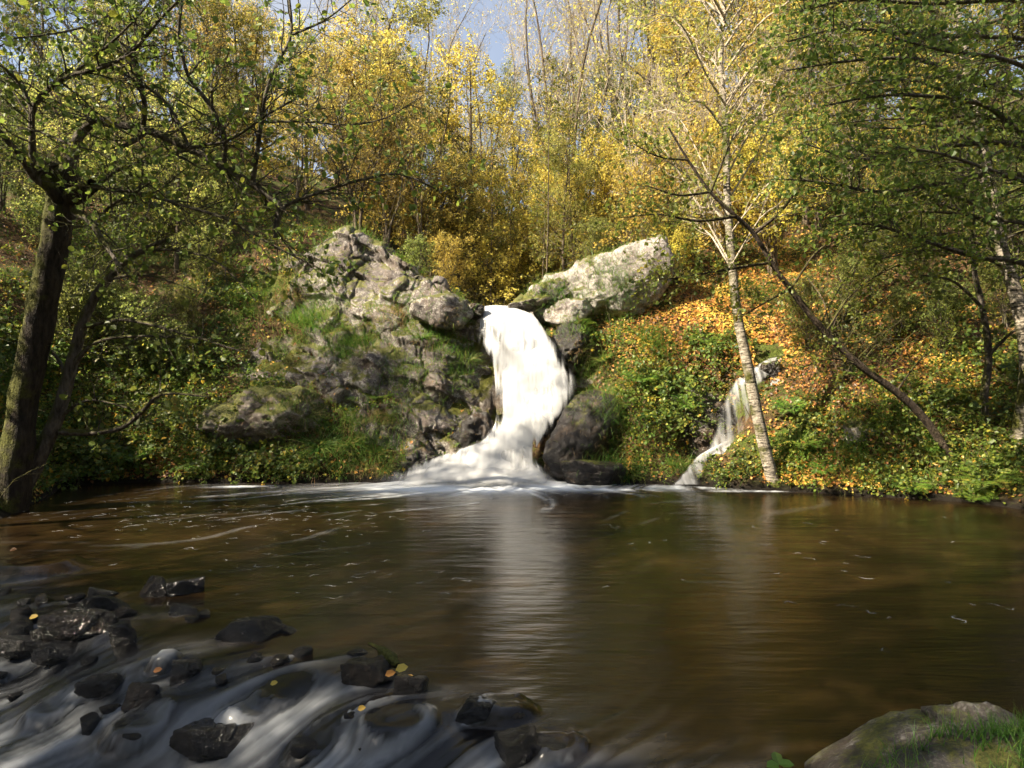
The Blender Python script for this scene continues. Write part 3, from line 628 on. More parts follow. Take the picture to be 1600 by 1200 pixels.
for i, (px, py, w, h, look) in enumerate(STONES):
    q = onwater(px, py); k = q[1] / F; hw = w * k * 0.56; hh = h * k * (0.64 if i not in SUNK else 0.5)
    dp = min(max(hw * 0.8, hh), hw * 1.3)
    c = q + np.array([0, dp * 0.75, hh * 0.22 if i not in SUNK else -hh * 0.25])
    V, Fc = rock_verts(c, (hw, dp, hh), seed=200 + i, sub=5 if i in (0, 1, 10, 18, 21) else 4, planes=5 if i not in SUNK else 14, p=44 if i not in SUNK else 8, rough=0.05 if i not in SUNK else .03, blocks=0.05 if i not in SUNK else 0.0, hlo=.55,
                       rot=(-8 + 5 * math.sin(i * 3.1), 10 * math.sin(i * 2.3), 25 * math.sin(i * 1.7)))
    o = obj("stream_stone", mesh_from("stream_stone", V, [Fc]), M['rock_stream'], None, tuple(c))
    tag(o, look, "stone", "stones in the rapids")
    stone_c.append((c[0], c[1], hw, dp, c[2] + hh))
rs = np.random.default_rng(404); smesh = []
for k in range(7):
    V, Fc = rock_verts((k, 0, 0), (.07, .06, .045), seed=300 + k, sub=3, planes=6, p=30, rough=.05, blocks=.05, hlo=.6, rot=(0, 0, 40 * k)); smesh.append(mesh_from("stream_stone", V, [Fc]))
for k in range(44):
    px = 620 * rs.random() ** 1.25; py = 925 + px * .10 + 200 * rs.random() ** 1.3
    q = onwater(px, py)
    if min(np.hypot(q[0] - a[0], q[1] - a[1]) - a[2] for a in stone_c) < .05: continue
    o = obj("stream_stone", smesh[k % 7], M['rock_stream'], None, tuple(q + np.array([0, 0, .005]))); sc_ = .5 + .75 * rs.random(); o.scale = (sc_ * (.8 + .5 * rs.random()), sc_, sc_ * (.7 + .5 * rs.random())); o.rotation_euler = (0, 0, rs.random() * 6)
    tag(o, "fist-sized black stone lying between the larger stones of the rapids", "stone", "small stones in the rapids")
    stone_c.append((q[0], q[1], .06 * sc_, .06 * sc_, q[2] + .04))
stone_c = np.array(stone_c)

def flow(x, y):
    s = down(x, y); a = sstep(-1.5, 0.3, s)
    vx = -0.15 * (1 - a) - 0.84 * a + x * 0.06 * (1 - a); vy = -0.35 * (1 - a) - 0.54 * a
    for cx, cy_, w, d, _ in stone_c:
        dx = x - cx; dy = y - cy_; r2 = dx * dx + dy * dy; rad = (w * 0.9) ** 2
        g = np.exp(-r2 / (9 * rad)) * rad / np.maximum(r2, rad * 0.4)
        ux, uy = -0.84, -0.54; dot = (ux * dx + uy * dy) / np.maximum(r2, rad * 0.3)
        vx = vx + g * (ux - 2 * dot * dx); vy = vy + g * (uy - 2 * dot * dy)
    vx = vx + 0.25 * vnoise(np.stack([x * 1.1, y * 1.1, x * 0], -1), 91); vy = vy + 0.25 * vnoise(np.stack([x * 1.1, y * 1.1, x * 0], -1), 92)
    n = np.hypot(vx, vy) + 1e-6
    return vx / n, vy / n
def lic(x0, x1, y0, y1, st, cell, steps, vel, seed):
    xs = np.arange(x0, x1, st); ys = np.arange(y0, y1, st); X, Y = np.meshgrid(xs, ys)
    vx, vy = vel(X, Y)
    nz = 0.6 * vnoise(np.stack([X / cell, Y / cell, X * 0], -1), seed) + 0.4 * vnoise(np.stack([X / cell / 3, Y / cell / 3, X * 0], -1), seed + 1)
    acc = nz.copy(); W = 1.0
    for sg in (1, -1):
        cx = np.broadcast_to(np.arange(len(xs))[None, :], X.shape).astype(float).copy(); cyy = np.broadcast_to(np.arange(len(ys))[:, None], X.shape).astype(float).copy()
        for k in range(steps):
            i = np.clip(cyy.astype(int), 0, len(ys) - 1); j = np.clip(cx.astype(int), 0, len(xs) - 1)
            cx = cx + sg * vx[i, j]; cyy = cyy + sg * vy[i, j]
            i = np.clip(cyy.astype(int), 0, len(ys) - 1); j = np.clip(cx.astype(int), 0, len(xs) - 1)
            acc = acc + nz[i, j]
    acc = acc / acc.std()
    def sample(x, y):
        fx = np.clip((x - x0) / st, 0, len(xs) - 1.001); fy = np.clip((y - y0) / st, 0, len(ys) - 1.001)
        i = fy.astype(int); j = fx.astype(int); u = fx - j; v = fy - i
        return (acc[i, j] * (1 - u) + acc[i, j + 1] * u) * (1 - v) + (acc[i + 1, j] * (1 - u) + acc[i + 1, j + 1] * u) * v
    return sample
lic_f = lic(-8.5, 4, 1.8, 8.5, 0.012, 0.022, 60, flow, 305)
lic_r = lic(-8.5, 4, 1.8, 8.5, 0.016, 0.06, 60, flow, 301)
FC = np.array([-0.55, 13.7])
def flow_pool(x, y):
    dx = x - FC[0]; dy = (y - FC[1] - 1.5) * 0.6; n = np.hypot(dx, dy) + 1e-3
    a = np.exp(-n / 2.2)
    vx = dx / n * a + (1 - a) * (-0.35) + 0.8 * a * np.sign(dx) * 0.5; vy = dy / n * a - (1 - a) * 0.25
    vx = vx + 0.35 * vnoise(np.stack([x * .5, y * 1.2, x * 0], -1), 95); vy = vy + 0.3 * vnoise(np.stack([x * .7, y * .7, x * 0], -1), 96)
    n = np.hypot(vx, vy) + 1e-6; return vx / n, vy / n
lic_p = lic(-15, 15, 2.0, 16, 0.035, 0.07, 28, flow_pool, 311)

NU = 600
yr = [2.0]
while yr[-1] < 15.6: yr.append(yr[-1] + 0.0058 * yr[-1] + 0.001)
yr = np.array(yr); un = np.linspace(-1, 1, NU)
WY = np.repeat(yr[:, None], NU, 1); WX = un[None, :] * (0.78 * WY + 3.6)
lv = level(WX, WY); dn = down(WX, WY)
rap = sstep(-0.9, 0.5, dn + 0.35 * vnoise(np.stack([WX * .9, WY * .9, WX * 0], -1), 55)) * sstep(3.2, 0.6, WX)
wav = np.zeros_like(WX); wake = np.zeros_like(WX); sheet = np.zeros_like(WX)
fx, fy = -0.84, -0.54
for i, (cx, cy_, w, d, top) in enumerate(stone_c):
    dx = WX - cx; dy = WY - cy_; al = dx * fx + dy * fy; ac = -dx * fy + dy * fx
    wake += np.exp(-(ac / (w * 1.0)) ** 2) * sstep(-0.2 * w, w * 0.6, al) * np.exp(-np.maximum(al, 0) / (w * 4.0))
    e = np.exp(-((dx / (w * 1.15)) ** 2 + (dy / (d * 1.15)) ** 2) ** 1.5)
    wav += 0.25 * w * np.exp(-((al + w * 0.9) / (w * .8)) ** 2 - (ac / (w * 1.1)) ** 2) - 0.18 * w * np.exp(-((al - w * 1.3) / (w * .9)) ** 2 - (ac / w) ** 2)
    if i in SUNK: sheet = np.maximum(sheet, e)
L_b = lic_r(WX, WY); L_f = lic_f(WX, WY); L_r = .65 * L_b + .55 * L_f; L_p = lic_p(WX, WY)
big = fbm(np.stack([WX * 0.8 + WY * .2, WY * 1.1, WX * 0], -1), 3, 66)
tum = sstep(0.35, 1.35, dn)          # more broken the farther it has tumbled
fm = rap * np.clip(0.02 + 0.34 * np.clip(wake, 0, 1.2) * (0.6 + 0.8 * sstep(-.3, .3, big)) + 0.20 * tum + 0.30 * big, 0, 1) * (1 - 0.7 * sheet)
foam_r = np.clip(fm * (0.34 + 0.42 * L_r) + 0.025 * rap * np.maximum(L_r, 0) + 0.10 * sheet * np.maximum(L_r - .3, 0), 0, 0.66) * 0.46
fd = np.hypot((WX - FC[0]) / 2.3, (WY - 13.5) / 1.0)
skirt = np.exp(-(np.maximum(fd - 0.35, 0) / 0.55) ** 2) + 0.40 * np.exp(-((WX + 1.7) / 1.9) ** 2 - ((WY - 12.9) / 0.7) ** 2)
fd2 = np.hypot((WX - 3.4) / 1.1, (WY - 13.2) / 0.25)
skirt2 = 0.8 * np.exp(-fd2 ** 2) + 0.65 * np.exp(-((WX - 2.1) / 0.8) ** 2 - ((WY - 12.9) / 0.16) ** 2) + 0.55 * np.exp(-((WX - 4.4) / 0.9) ** 2 - ((WY - 12.75) / 0.1) ** 2)
skirt3 = 0.9 * np.exp(-((WX + 5.2) / 0.5) ** 2 - ((WY - 13.3) / 0.14) ** 2)
tr = 0.6 * sstep(0.9, 2.2, L_p) * np.clip(np.exp(-((WY - 12.3) / 1.8) ** 2) * 0.5 * np.exp(-((WX + 1.5) / 4) ** 2) + 0.07 * np.exp(-((WY - 9) / 3) ** 2 - ((WX + 3) / 3) ** 2), 0, 1)
foam_p = np.clip(skirt * (0.85 + 0.30 * L_p) * 1.35 + (skirt2 + skirt3) * (0.8 + 0.4 * L_p), 0, 1) + tr
foam = np.clip(np.maximum(foam_r, foam_p), 0, 0.96)
calm = np.clip(1 - 0.8 * rap, 0.15, 1)
WZ = lv + rap * (wav * 0.8 + 0.006 * L_r + 0.03 * big) + 0.014 * np.clip(skirt, 0, 1) * L_p + 0.0008 * L_p
for i, (cx, cy_, w, d, top) in enumerate(stone_c):      # a film of water slides over the sunken stones
    if i in SUNK:
        q = ((WX - cx) / (w * 1.25)) ** 2 + ((WY - cy_) / (d * 1.25)) ** 2
        WZ = np.maximum(WZ, np.where(q < 1, (top + 0.015) * 1.0 - (top + 0.015 - lv) * sstep(0.25, 1.0, q), -9) + 0.010 * L_r)
ii, jj = np.meshgrid(np.arange(len(yr) - 1), np.arange(NU - 1), indexing='ij'); b0 = (ii * NU + jj).ravel()
water = obj("water", mesh_from("water", np.stack([WX, WY, WZ], -1).reshape(-1, 3), [np.stack([b0, b0 + 1, b0 + NU + 1, b0 + NU], 1)],
            attrs={"foam": foam.ravel(), "calm": calm.ravel()}), M['water'])
water["kind"] = "structure"; water["label"] = "brown pool spilling into white rapids in the foreground"

# curled foam flecks drifting on the pool
g = Geo(); r = np.random.default_rng(5)
cent = [(-3.6, 10.8, 1.5, .9, 110), (-5.5, 10.2, 1.2, .9, 90), (-2.2, 9.0, 1.0, .7, 36), (-2.4, 7.4, 0.9, 0.5, 26), (-1.2, 6.8, 0.6, .4, 20), (2.5, 8.2, 1.2, 1.2, 12), (4.2, 7.4, 1.0, 1.0, 12), (3.2, 5.8, 1.0, .6, 8), (1.2, 9.2, .8, 1.2, 8), (4.6, 9.6, 1.4, 1, 8)]
FP = []
for cx, cy_, sx, sy, n in cent:
    for _ in range(n):
        x = cx + r.normal() * sx; y = cy_ + r.normal() * sy; a = r.normal() * 0.5 + (0.3 if x < 0 else -0.5); L = 0.025 + 0.08 * r.random() ** 2
        if down(x, y) > -0.4: continue
        t = np.linspace(-1, 1, 7); ox = t * L; oy = 0.4 * L * np.sin(t * (2 + 2 * r.random()) + r.random() * 6)
        FP.append(np.stack([x + ox * math.cos(a) - oy * math.sin(a), y + ox * math.sin(a) + oy * math.cos(a)], 1))
FP = np.array(FP); tn = np.gradient(FP, axis=1); tn = unit(tn); nn = np.stack([-tn[..., 1], tn[..., 0]], -1)
wd = (0.0025 + 0.006 * r.random(len(FP)))[:, None, None] * np.sin(np.linspace(0.15, np.pi - 0.15, 7))[None, :, None]
A = FP + nn * wd; B = FP - nn * wd
V = np.stack([A, B], 2); V = np.concatenate([V, np.full(V.shape[:-1] + (1,), 0.022)], -1).reshape(-1, 3)
b_ = np.arange(len(FP))[:, None] * 14 + (np.arange(6) * 2)[None]; b_ = b_.ravel()
g.add(V, np.stack([b_, b_ + 1, b_ + 3, b_ + 2], 1))
t = NT("foam_fleck"); fs = t.n("ShaderNodeBsdfDiffuse", {"Color": (0.75, 0.76, 0.78, 1)}); tp = t.n("ShaderNodeBsdfTransparent")
fm_ = t.done(t.n("ShaderNodeMixShader", {0: 0.3, 1: tp.outputs[0], 2: fs.outputs[0]}).outputs[0])
o = obj("foam_flecks", g.mesh("foam_flecks"), fm_); tag(o, "small curled white foam flecks drifting on the brown pool", "foam", kind="stuff")

# ------------------------------------------------------------------ the waterfall and the side cascade
def fall_sheet(name, rows, nu, nv, seed, bulge, dens, streak_amp=1.0, upstream=None, lumps=0.10):
    rows = np.array(rows, float); t = np.linspace(0, len(rows) - 1, nv); 
    R = np.stack([np.interp(t, np.arange(len(rows)), rows[:, k]) for k in range(4)], 1)
    ker = np.ones(5) / 5
    for k in range(4): R[2:-2, k] = np.convolve(R[:, k], ker, 'valid')
    u = np.linspace(0, 1, nu)[None, :]; v = (t / t[-1])[:, None]
    px = R[:, 1:2] * (1 - u) + R[:, 2:3] * u; Y = R[:, 3:4] + 0 * u; py = R[:, 0:1] + 0 * u
    X = (px - 800) / F * Y; Z = 2 - (py - 600) / F * Y
    s = np.cumsum(np.hypot(np.gradient(R[:, 3]), np.gradient(Z[:, 0])))[:, None] + 0 * u
    prof = np.sin(np.pi * u) ** 0.6
    st = np.stack([X * 5.0, s * 0.9, X * 0], -1); n1 = fbm(st, 4, seed); n2 = fbm(np.stack([X * 13, s * 1.1, X * 0], -1), 3, seed + 4)
    n3 = fbm(np.stack([X * 1.5, s * 1.6, X * 0], -1), 3, seed + 8)
    out = bulge * prof + prof * (lumps * n1 * 0.35 + lumps * 1.8 * n3 + 0.003 * n2)
    Y2 = Y - out * 0.75; Z2 = Z + out * 0.55
    D = dens(u, v, X, s, n1, n2, n3, px, py); S = np.clip(0.72 + streak_amp * (0.26 * n1 + 0.05 * n2 + 0.7 * n3), 0, 1)  # S holds foam streaks plus painted grey shading of the tiers
    V = np.stack([X, Y2, Z2], -1).reshape(-1, 3)
    ii, jj = np.meshgrid(np.arange(nv - 1), np.arange(nu - 1), indexing='ij'); b0 = (ii * nu + jj).ravel()
    return mesh_from(name, V, [np.stack([b0, b0 + nu, b0 + nu + 1, b0 + 1], 1)], attrs={"cover": np.clip(D, 0, 1).ravel(), "streak_shade": S.ravel()})
def d_main(u, v, X, s, n1, n2, n3, px, py):
    e = np.minimum(u, 1 - u) * 2
    soft = 0.22 + 0.2 * sstep(0.7, 1, v)
    d = sstep(0.0, soft, e + 0.20 * n2 + 0.14 * n1)
    gap = np.exp(-((px - (752 + (py - 505) * 0.62) - 10) / 7.5) ** 2) * sstep(505, 520, py) * sstep(566, 545, py)
    gap2 = np.exp(-((px - 768) / 6) ** 2) * sstep(575, 600, py) * sstep(690, 640, py)
    d = d * (1 - 0.6 * gap * sstep(-0.4, 0.1, n2 + 0.2)) * (1 - 0.5 * gap2)
    return d * sstep(1.0, 0.90, v + 0.04 * n1)
w0 = empty("waterfall", P(760, 755, 13.6), "white silky waterfall pouring over the rocks into the pool", None); w0["kind"] = "structure"
me = fall_sheet("water_sheet", [(480, 752, 806, 24.0), (482, 752, 808, 18.5)] + FALL, 150, 320, 401, 0.10, d_main, lumps=.055)
me.transform(__import__('mathutils').Matrix.Translation(-w0.location)); obj("water_sheet", me, M['fall'], w0)
FW = [(py, l - 5 - 14 * max(0, (py - 690) / 70), r_ + 5 + 6 * max(0, (py - 700) / 60), Y - .05) for py, l, r_, Y in FALL[2:]]
me = fall_sheet("veil_sheet", FW, 150, 300, 407, 0.03, lambda u, v, X, s, n1, n2, n3, px, py: 0.5 * sstep(0, .3, np.minimum(u, 1 - u) * 2) * sstep(-.15, .5, n2 + .6 * n1) * sstep(0, .06, v) * sstep(1, .85, v))
me.transform(__import__('mathutils').Matrix.Translation(-w0.location)); obj("veil_sheet", me, M['fall'], w0)
me = fall_sheet("spray_sheet", [(690, 748, 842, 14.36), (700, 735, 838, 14.25), (712, 705, 836, 14.15), (724, 672, 842, 14.0), (738, 640, 858, 13.75), (750, 612, 872, 13.5), (760, 585, 890, 13.25), (766, 570, 900, 13.0)], 100, 80, 421, 0.10,
    lambda u, v, X, s, n1, n2, n3, px, py: sstep(0, .35, np.minimum(u, 1 - u) * 2 + .15 * n1) * sstep(0, .65, v + .15 * n1) * sstep(1, .65, v + .1 * n1) * 0.9, lumps=0.05)
me.transform(__import__('mathutils').Matrix.Translation(-w0.location)); obj("spray_sheet", me, M['fall'], w0)
w1 = empty("side_cascade", P(1075, 755, 13.5), "thin veil-like side cascade trickling down the right bank beside the birch", None); w1["kind"] = "structure"
def d_veil(u, v, X, s, n1, n2, n3, px, py):
    e = sstep(0, 0.3, np.minimum(u, 1 - u) * 2)
    return e * np.clip(0.46 + 0.85 * n2 + 0.55 * n1 + 0.25 * sstep(0.7, 1, v), 0, 0.8)
def d_solid(u, v, X, s, n1, n2, n3, px, py):
    return sstep(0, 0.4, np.minimum(u, 1 - u) * 2 + 0.15 * n2) * np.clip(0.5 + 0.45 * n1 + .4 * n2, 0, 0.8)
SC = [("upper_run", [(560, 1200, 1226, 15.7), (570, 1184, 1216, 15.2), (584, 1168, 1204, 14.95), (602, 1150, 1186, 14.7)], d_solid),
      ("right_run", [(564, 1222, 1238, 15.5), (588, 1208, 1228, 14.95), (615, 1194, 1214, 14.6), (640, 1190, 1206, 14.4), (660, 1190, 1202, 14.25)], d_solid),
      ("veil", [(592, 1150, 1186, 14.7), (615, 1136, 1180, 14.5), (640, 1126, 1176, 14.35), (670, 1118, 1170, 14.25), (700, 1106, 1158, 14.15), (712, 1100, 1140, 14.05)], d_veil),
      ("lower_run", [(690, 1132, 1146, 14.0), (700, 1112, 1132, 13.9), (712, 1090, 1112, 13.8), (722, 1080, 1106, 13.7), (736, 1070, 1100, 13.6), (750, 1058, 1094, 13.4), (758, 1050, 1096, 13.2)], d_solid)]
for k, (nm, rows, df) in enumerate(SC):
    me = fall_sheet(nm, rows, 50, 90, 440 + k * 7, 0.05, df, lumps=0.03); me.transform(__import__('mathutils').Matrix.Translation(-w1.location)); obj(nm, me, M['fall'], w1)

# ------------------------------------------------------------------ trees in the near and middle ground, limb by limb
def limb(pts, r0, r1, n=16):
    """pts: (px,py,Y) ; radii in px at that depth"""
    W = np.array([P(*p) for p in pts]); Q = resample(W, n); k = np.mean([p[2] for p in pts]) / F
    return Q[None], (np.linspace(r0, r1, n) * k)[None]
def guided_tree(name, label, base_loc, trunks, limbs, twig, leaf, mats, seed, group=None, leaf_shape='hex'):
    """twig: list of growth levels applied to limbs ; leaf: dict"""
    r = np.random.default_rng(seed); e = empty(name, tuple(base_loc), label, "tree", group)
    g = Geo()
    for (Q, Rr), k, lump in trunks: tubes(g, Q, Rr, k, lump, seed)
    obj("trunk", g.mesh("trunk", off=base_loc), mats[0], e)
    gb = Geo(); gl = Geo(); par = []
    for Q, Rr in limbs:
        tubes(gb, Q, Rr, 7, 0.16, seed + 3); par.append((Q, Rr))
    last = []
    for (Q, Rr) in par:
        L = np.linalg.norm(np.diff(Q[0], axis=0), axis=1).sum()
        cur = [(Q, Rr)]
        for li, lv_ in enumerate(twig):
            nxt = []
            for (a, b) in cur:
                cnt = lv_['per']
                if li == 0: cnt = max(2, int(lv_['per'] * L))
                c, d = grow(a, b, r, cnt, lv_.get('t0', 0.15), 1.0, lv_['ang'], lv_['len'], lv_.get('n', 5), lv_.get('wig', .18), lv_.get('up', .05), lv_.get('rr', .5), lv_.get('rmax', 9), lv_.get('shrink', .4), lv_.get('flat', 0.3))
                if len(c):
                    tubes(gb, c, np.maximum(d, lv_.get('rmin', 0.0018)), 4 if li == 0 else 3); nxt.append((c, d))
            cur = nxt
            if lv_.get('leaf'): last += [c for c, _ in nxt]
    if gb.V: obj("branches", gb.mesh("branches", off=base_loc), mats[1], e)
    for Pn in last:
        keep = r.random(len(Pn)) < leaf.get('keep', 1.0)
        leaves(gl, Pn, r, leaf['per'], leaf['size'], leaf.get('t0', .1), leaf.get('spread', .02), leaf.get('droop', .3), leaf_shape, leaf.get('tint', (0, 1)), leaf.get('face', .5), keep)
    if gl.V:
        c = obj("crown", gl.mesh("crown", off=base_loc, smooth=False), mats[2], e); c["kind"] = "stuff"
    return e

# the big mossy tree at the left edge
Y0 = 10.7
trunk = limb([(2, 840, Y0), (18, 760, Y0), (38, 620, Y0), (66, 480, Y0), (88, 370, Y0), (98, 300, Y0), (100, 248, Y0)], 25, 16, 40)
trunk[1][0] *= np.interp(np.arange(40), [0, 4, 12, 30, 36, 39], [1.5, 1.15, 0.95, 1.12, 1.35, 0.6])
knob1 = limb([(92, 262, 10.6), (70, 258, 10.45), (62, 275, 10.4), (80, 297, 10.45), (95, 315, 10.6)], 9, 11, 14)
knob2 = limb([(112, 310, 10.6), (132, 296, 10.5), (146, 290, 10.45)], 15, 9, 8)
root1 = limb([(10, 775, 10.7), (40, 770, 10.5), (60, 765, 10.4)], 16, 6, 8)
stem2 = limb([(30, 775, 10.9), (60, 715, 11), (90, 650, 11), (112, 570, 11.0), (135, 490, 11.0), (170, 435, 10.9), (215, 395, 10.7), (260, 375, 10.5)], 14, 3, 20)
TL = [
    limb([(88, 300, 10.5), (55, 278, 10.3), (25, 235, 10.0), (-20, 190, 9.7), (-80, 160, 9.3)], 10, 4),
    limb([(52, 268, 10.3), (50, 215, 10.1), (52, 170, 10.0), (75, 140, 9.8), (110, 118, 9.5), (160, 105, 9.2), (205, 82, 9.0), (250, 30, 8.8), (300, -20, 8.6)], 8, 2.5, 24),
    limb([(52, 175, 10.0), (30, 130, 9.9), (0, 100, 9.6), (-40, 60, 9.4)], 5, 2),
    limb([(110, 262, 10.7), (122, 215, 10.7), (150, 190, 10.6), (200, 196, 10.4), (235, 205, 10.2), (290, 228, 10.0), (340, 255, 9.9), (390, 285, 9.8), (428, 312, 9.8), (442, 330, 9.8)], 12, 6.5, 34),
    limb([(440, 328, 9.8), (452, 318, 9.8), (500, 300, 9.7), (560, 282, 9.6), (625, 272, 9.6), (690, 300, 9.6)], 5, 1.5),
    limb([(437, 330, 9.8), (432, 350, 9.8), (429, 372, 9.8)], 8, 4, 8),
    limb([(222, 208, 10.3), (226, 160, 10.1), (214, 110, 10), (212, 50, 9.8), (205, -20, 9.6)], 6.5, 3),
    limb([(225, 208, 10.3), (205, 222, 10.1), (185, 232, 10)], 7, 4, 8),
    limb([(350, 258, 9.9), (350, 210, 9.7), (325, 160, 9.6), (295, 120, 9.5), (280, 60, 9.3), (285, -10, 9.2)], 6, 3, 18),
    limb([(395, 285, 9.8), (405, 215, 9.6), (412, 160, 9.5), (430, 105, 9.4), (455, 55, 9.3), (450, -20, 9.2)], 6, 2.5, 18),
    limb([(455, 55, 9.3), (510, 30, 9.2), (560, -10, 9.1)], 3, 1.2),
    limb([(140, 300, 10.5), (190, 262, 10.2), (250, 248, 9.9), (310, 228, 9.7), (360, 218, 9.5), (420, 178, 9.3), (470, 150, 9.2)], 5, 2, 20),
    limb([(145, 292, 10.5), (210, 300, 10.2), (290, 322, 9.9), (360, 345, 9.7), (430, 385, 9.5), (500, 420, 9.4)], 5, 1.5, 20),
    limb([(115, 330, 10.6), (140, 345, 10.4), (160, 375, 10.2), (190, 420, 10)], 9, 3, 12),
    limb([(150, 350, 10.4), (175, 320, 10.2), (205, 305, 10.1), (235, 285, 10)], 5, 2, 10),
    limb([(30, 200, 10.2), (60, 205, 9.9), (110, 225, 9.6), (160, 240, 9.4), (190, 262, 9.3)], 3, 1.5, 12),
    limb([(205, -10, 9.6), (160, 30, 9.4), (100, 50, 9.0), (20, 60, 8.6)], 3, 1.5, 12),
    limb([(110, 118, 9.5), (170, 70, 9.0), (220, 20, 8.6), (250, -20, 8.5)], 3.5, 1.5, 12),
    limb([(300, 240, 10.0), (260, 160, 9.9), (200, 120, 9.8), (120, 60, 9.7), (60, -20, 9.6)], 4, 2, 14),
    limb([(400, 190, 9.6), (480, 190, 9.5), (540, 195, 9.4), (600, 185, 9.3), (660, 150, 9.2)], 3, 1, 14),
]
TL = [(Q, Rr * .72) for Q, Rr in TL]
base = P(10, 800, Y0)
TW = [dict(per=8, ang=52, len=1.05, n=7, wig=.2, up=.03, rr=.5, rmax=.014, t0=.1), dict(per=5, ang=48, len=0.42, n=5, wig=.22, rr=.6, leaf=True, rmin=.0016), dict(per=2, ang=45, len=0.18, n=3, rr=.6, leaf=True, rmin=.0014)]
guided_tree("alder_tree", "old dark mossy tree with a broken top at the left edge", base, [(trunk, 18, .14), (knob1, 9, .25), (knob2, 9, .3)], TL, TW,
            dict(per=2, size=.082, keep=.5, spread=.02, tint=(.25, .95), face=.45), (M['bark_dark'], M['bark_twig'], M['green']), 61)
base = P(40, 770, 10.9)
guided_tree("alder_sapling", "slim pale-barked sapling leaning right beside the old mossy tree", base, [(stem2, 9, .12)],
            [limb([(95, 675, 11), (140, 676, 10.9), (190, 668, 10.7), (225, 640, 10.5), (255, 615, 10.3), (330, 620, 10.1)], 6, 1.5),
             limb([(110, 575, 11), (150, 535, 10.8), (220, 525, 10.5), (330, 530, 10.2)], 4, 1.2), limb([(105, 600, 11), (90, 560, 11), (60, 530, 11)], 4, 1.5, 8),
             limb([(130, 510, 11), (200, 500, 10.7), (300, 525, 10.3), (380, 550, 10)], 4, 1.2), limb([(170, 435, 10.9), (230, 430, 10.6), (310, 455, 10.2)], 3, 1),
             limb([(215, 395, 10.7), (270, 390, 10.4), (340, 410, 10), (400, 470, 9.8)], 3, 1), limb([(95, 650, 11), (140, 625, 10.8), (210, 640, 10.6)], 3, 1)],
            [dict(per=5, ang=50, len=.7, n=6, rr=.5, rmax=.01), dict(per=4, ang=48, len=.3, n=4, leaf=True, rmin=.0015)],
            dict(per=2, size=.095, keep=.6, tint=(0, .9), face=.45), (M['bark_twig'], M['bark_twig'], M['green']), 62)

# right bank trees
birch = limb([(1210, 760, 13.0), (1203, 735, 13), (1186, 660, 13), (1168, 570, 13), (1152, 490, 13), (1143, 400, 13), (1136, 300, 13), (1134, 200, 13), (1126, 100, 13.1), (1132, 0, 13.2), (1136, -120, 13.4)], 10, 2.6, 60)
birch[1][0] *= np.interp(np.arange(60), [0, 3, 59], [1.35, 1.05, 1.0])
BL = []
rb = np.random.default_rng(8)
for k in range(44):
    py = 430 - 540 * rb.random() ** 0.9; sgn = -1 if rb.random() < .5 else 1; L = 50 + 120 * rb.random() * (0.6 + 0.4 * rb.random()); e_ = .35 + .9 * rb.random()
    x0 = 1138 + (py - 300) * 0.02; dz = rb.normal() * 1.3; cv = rb.normal() * .25
    BL.append(limb([(x0, py, 13), (x0 + sgn * L * .35, py - L * (.3 + .3 * e_), 13 + dz * .35), (x0 + sgn * L * (.7 + cv * .3), py - L * (e_ * .9 + .2 + cv), 13 + dz * .7), (x0 + sgn * L * (.95 + cv), py - L * (e_ * 1.1 + .35), 13 + dz)], 1.2 + 1.2 * rb.random(), .6, 10))
base = P(1207, 758, 13)
guided_tree("birch_tree", "slender white-barked birch on the right bank beside the thin side cascade", base, [(birch, 14, .05)], BL,
            [dict(per=4.5, ang=42, len=.8, n=5, up=.08, rmax=.008), dict(per=5, ang=45, len=.35, n=4, leaf=True, rmin=.0022)],
            dict(per=4, size=.075, keep=.8, tint=(0, 1), face=.4), (M['birch'], M['bark_pale'], M['lime']), 63, leaf_shape='quad')
lean = limb([(1518, 770, 12.3), (1500, 735, 12.3), (1445, 655, 12.2), (1400, 612, 12.1), (1345, 572, 12.0), (1290, 520, 11.9), (1235, 452, 11.8), (1205, 410, 11.7), (1178, 365, 11.6), (1150, 338, 11.5), (1110, 300, 11.4), (1075, 250, 11.3), (1045, 200, 11.2)], 7.5, 1.5, 60)
LL = [limb([(1345, 572, 12), (1300, 560, 11.8), (1250, 575, 11.6)], 2, 1), limb([(1290, 520, 11.9), (1330, 460, 11.7), (1390, 420, 11.5), (1450, 400, 11.3)], 2.2, .8), limb([(1235, 452, 11.8), (1280, 390, 11.6), (1340, 360, 11.4), (1420, 340, 11.2)], 2.2, .8),
      limb([(1205, 410, 11.7), (1140, 420, 11.4), (1080, 430, 11.2), (1010, 440, 11)], 3, .8), limb([(1178, 365, 11.6), (1220, 330, 11.4), (1250, 290, 11.3), (1300, 240, 11.2)], 3.2, 1), limb([(1150, 338, 11.5), (1090, 345, 11.3), (1030, 335, 11.1), (970, 340, 11)], 3, .8),
      limb([(1110, 300, 11.4), (1060, 305, 11.3), (1010, 290, 11.1)], 2.4, .8), limb([(1110, 300, 11.4), (1130, 250, 11.3), (1150, 200, 11.2)], 2.4, .8), limb([(1075, 250, 11.3), (1030, 245, 11.2), (990, 225, 11.1)], 2, .7), limb([(1235, 450, 11.8), (1200, 470, 11.5), (1150, 500, 11.3)], 2.4, .8), limb([(1400, 612, 12.1), (1440, 560, 11.9), (1500, 520, 11.6)], 1.8, .7)]
base = P(1510, 765, 12.3)
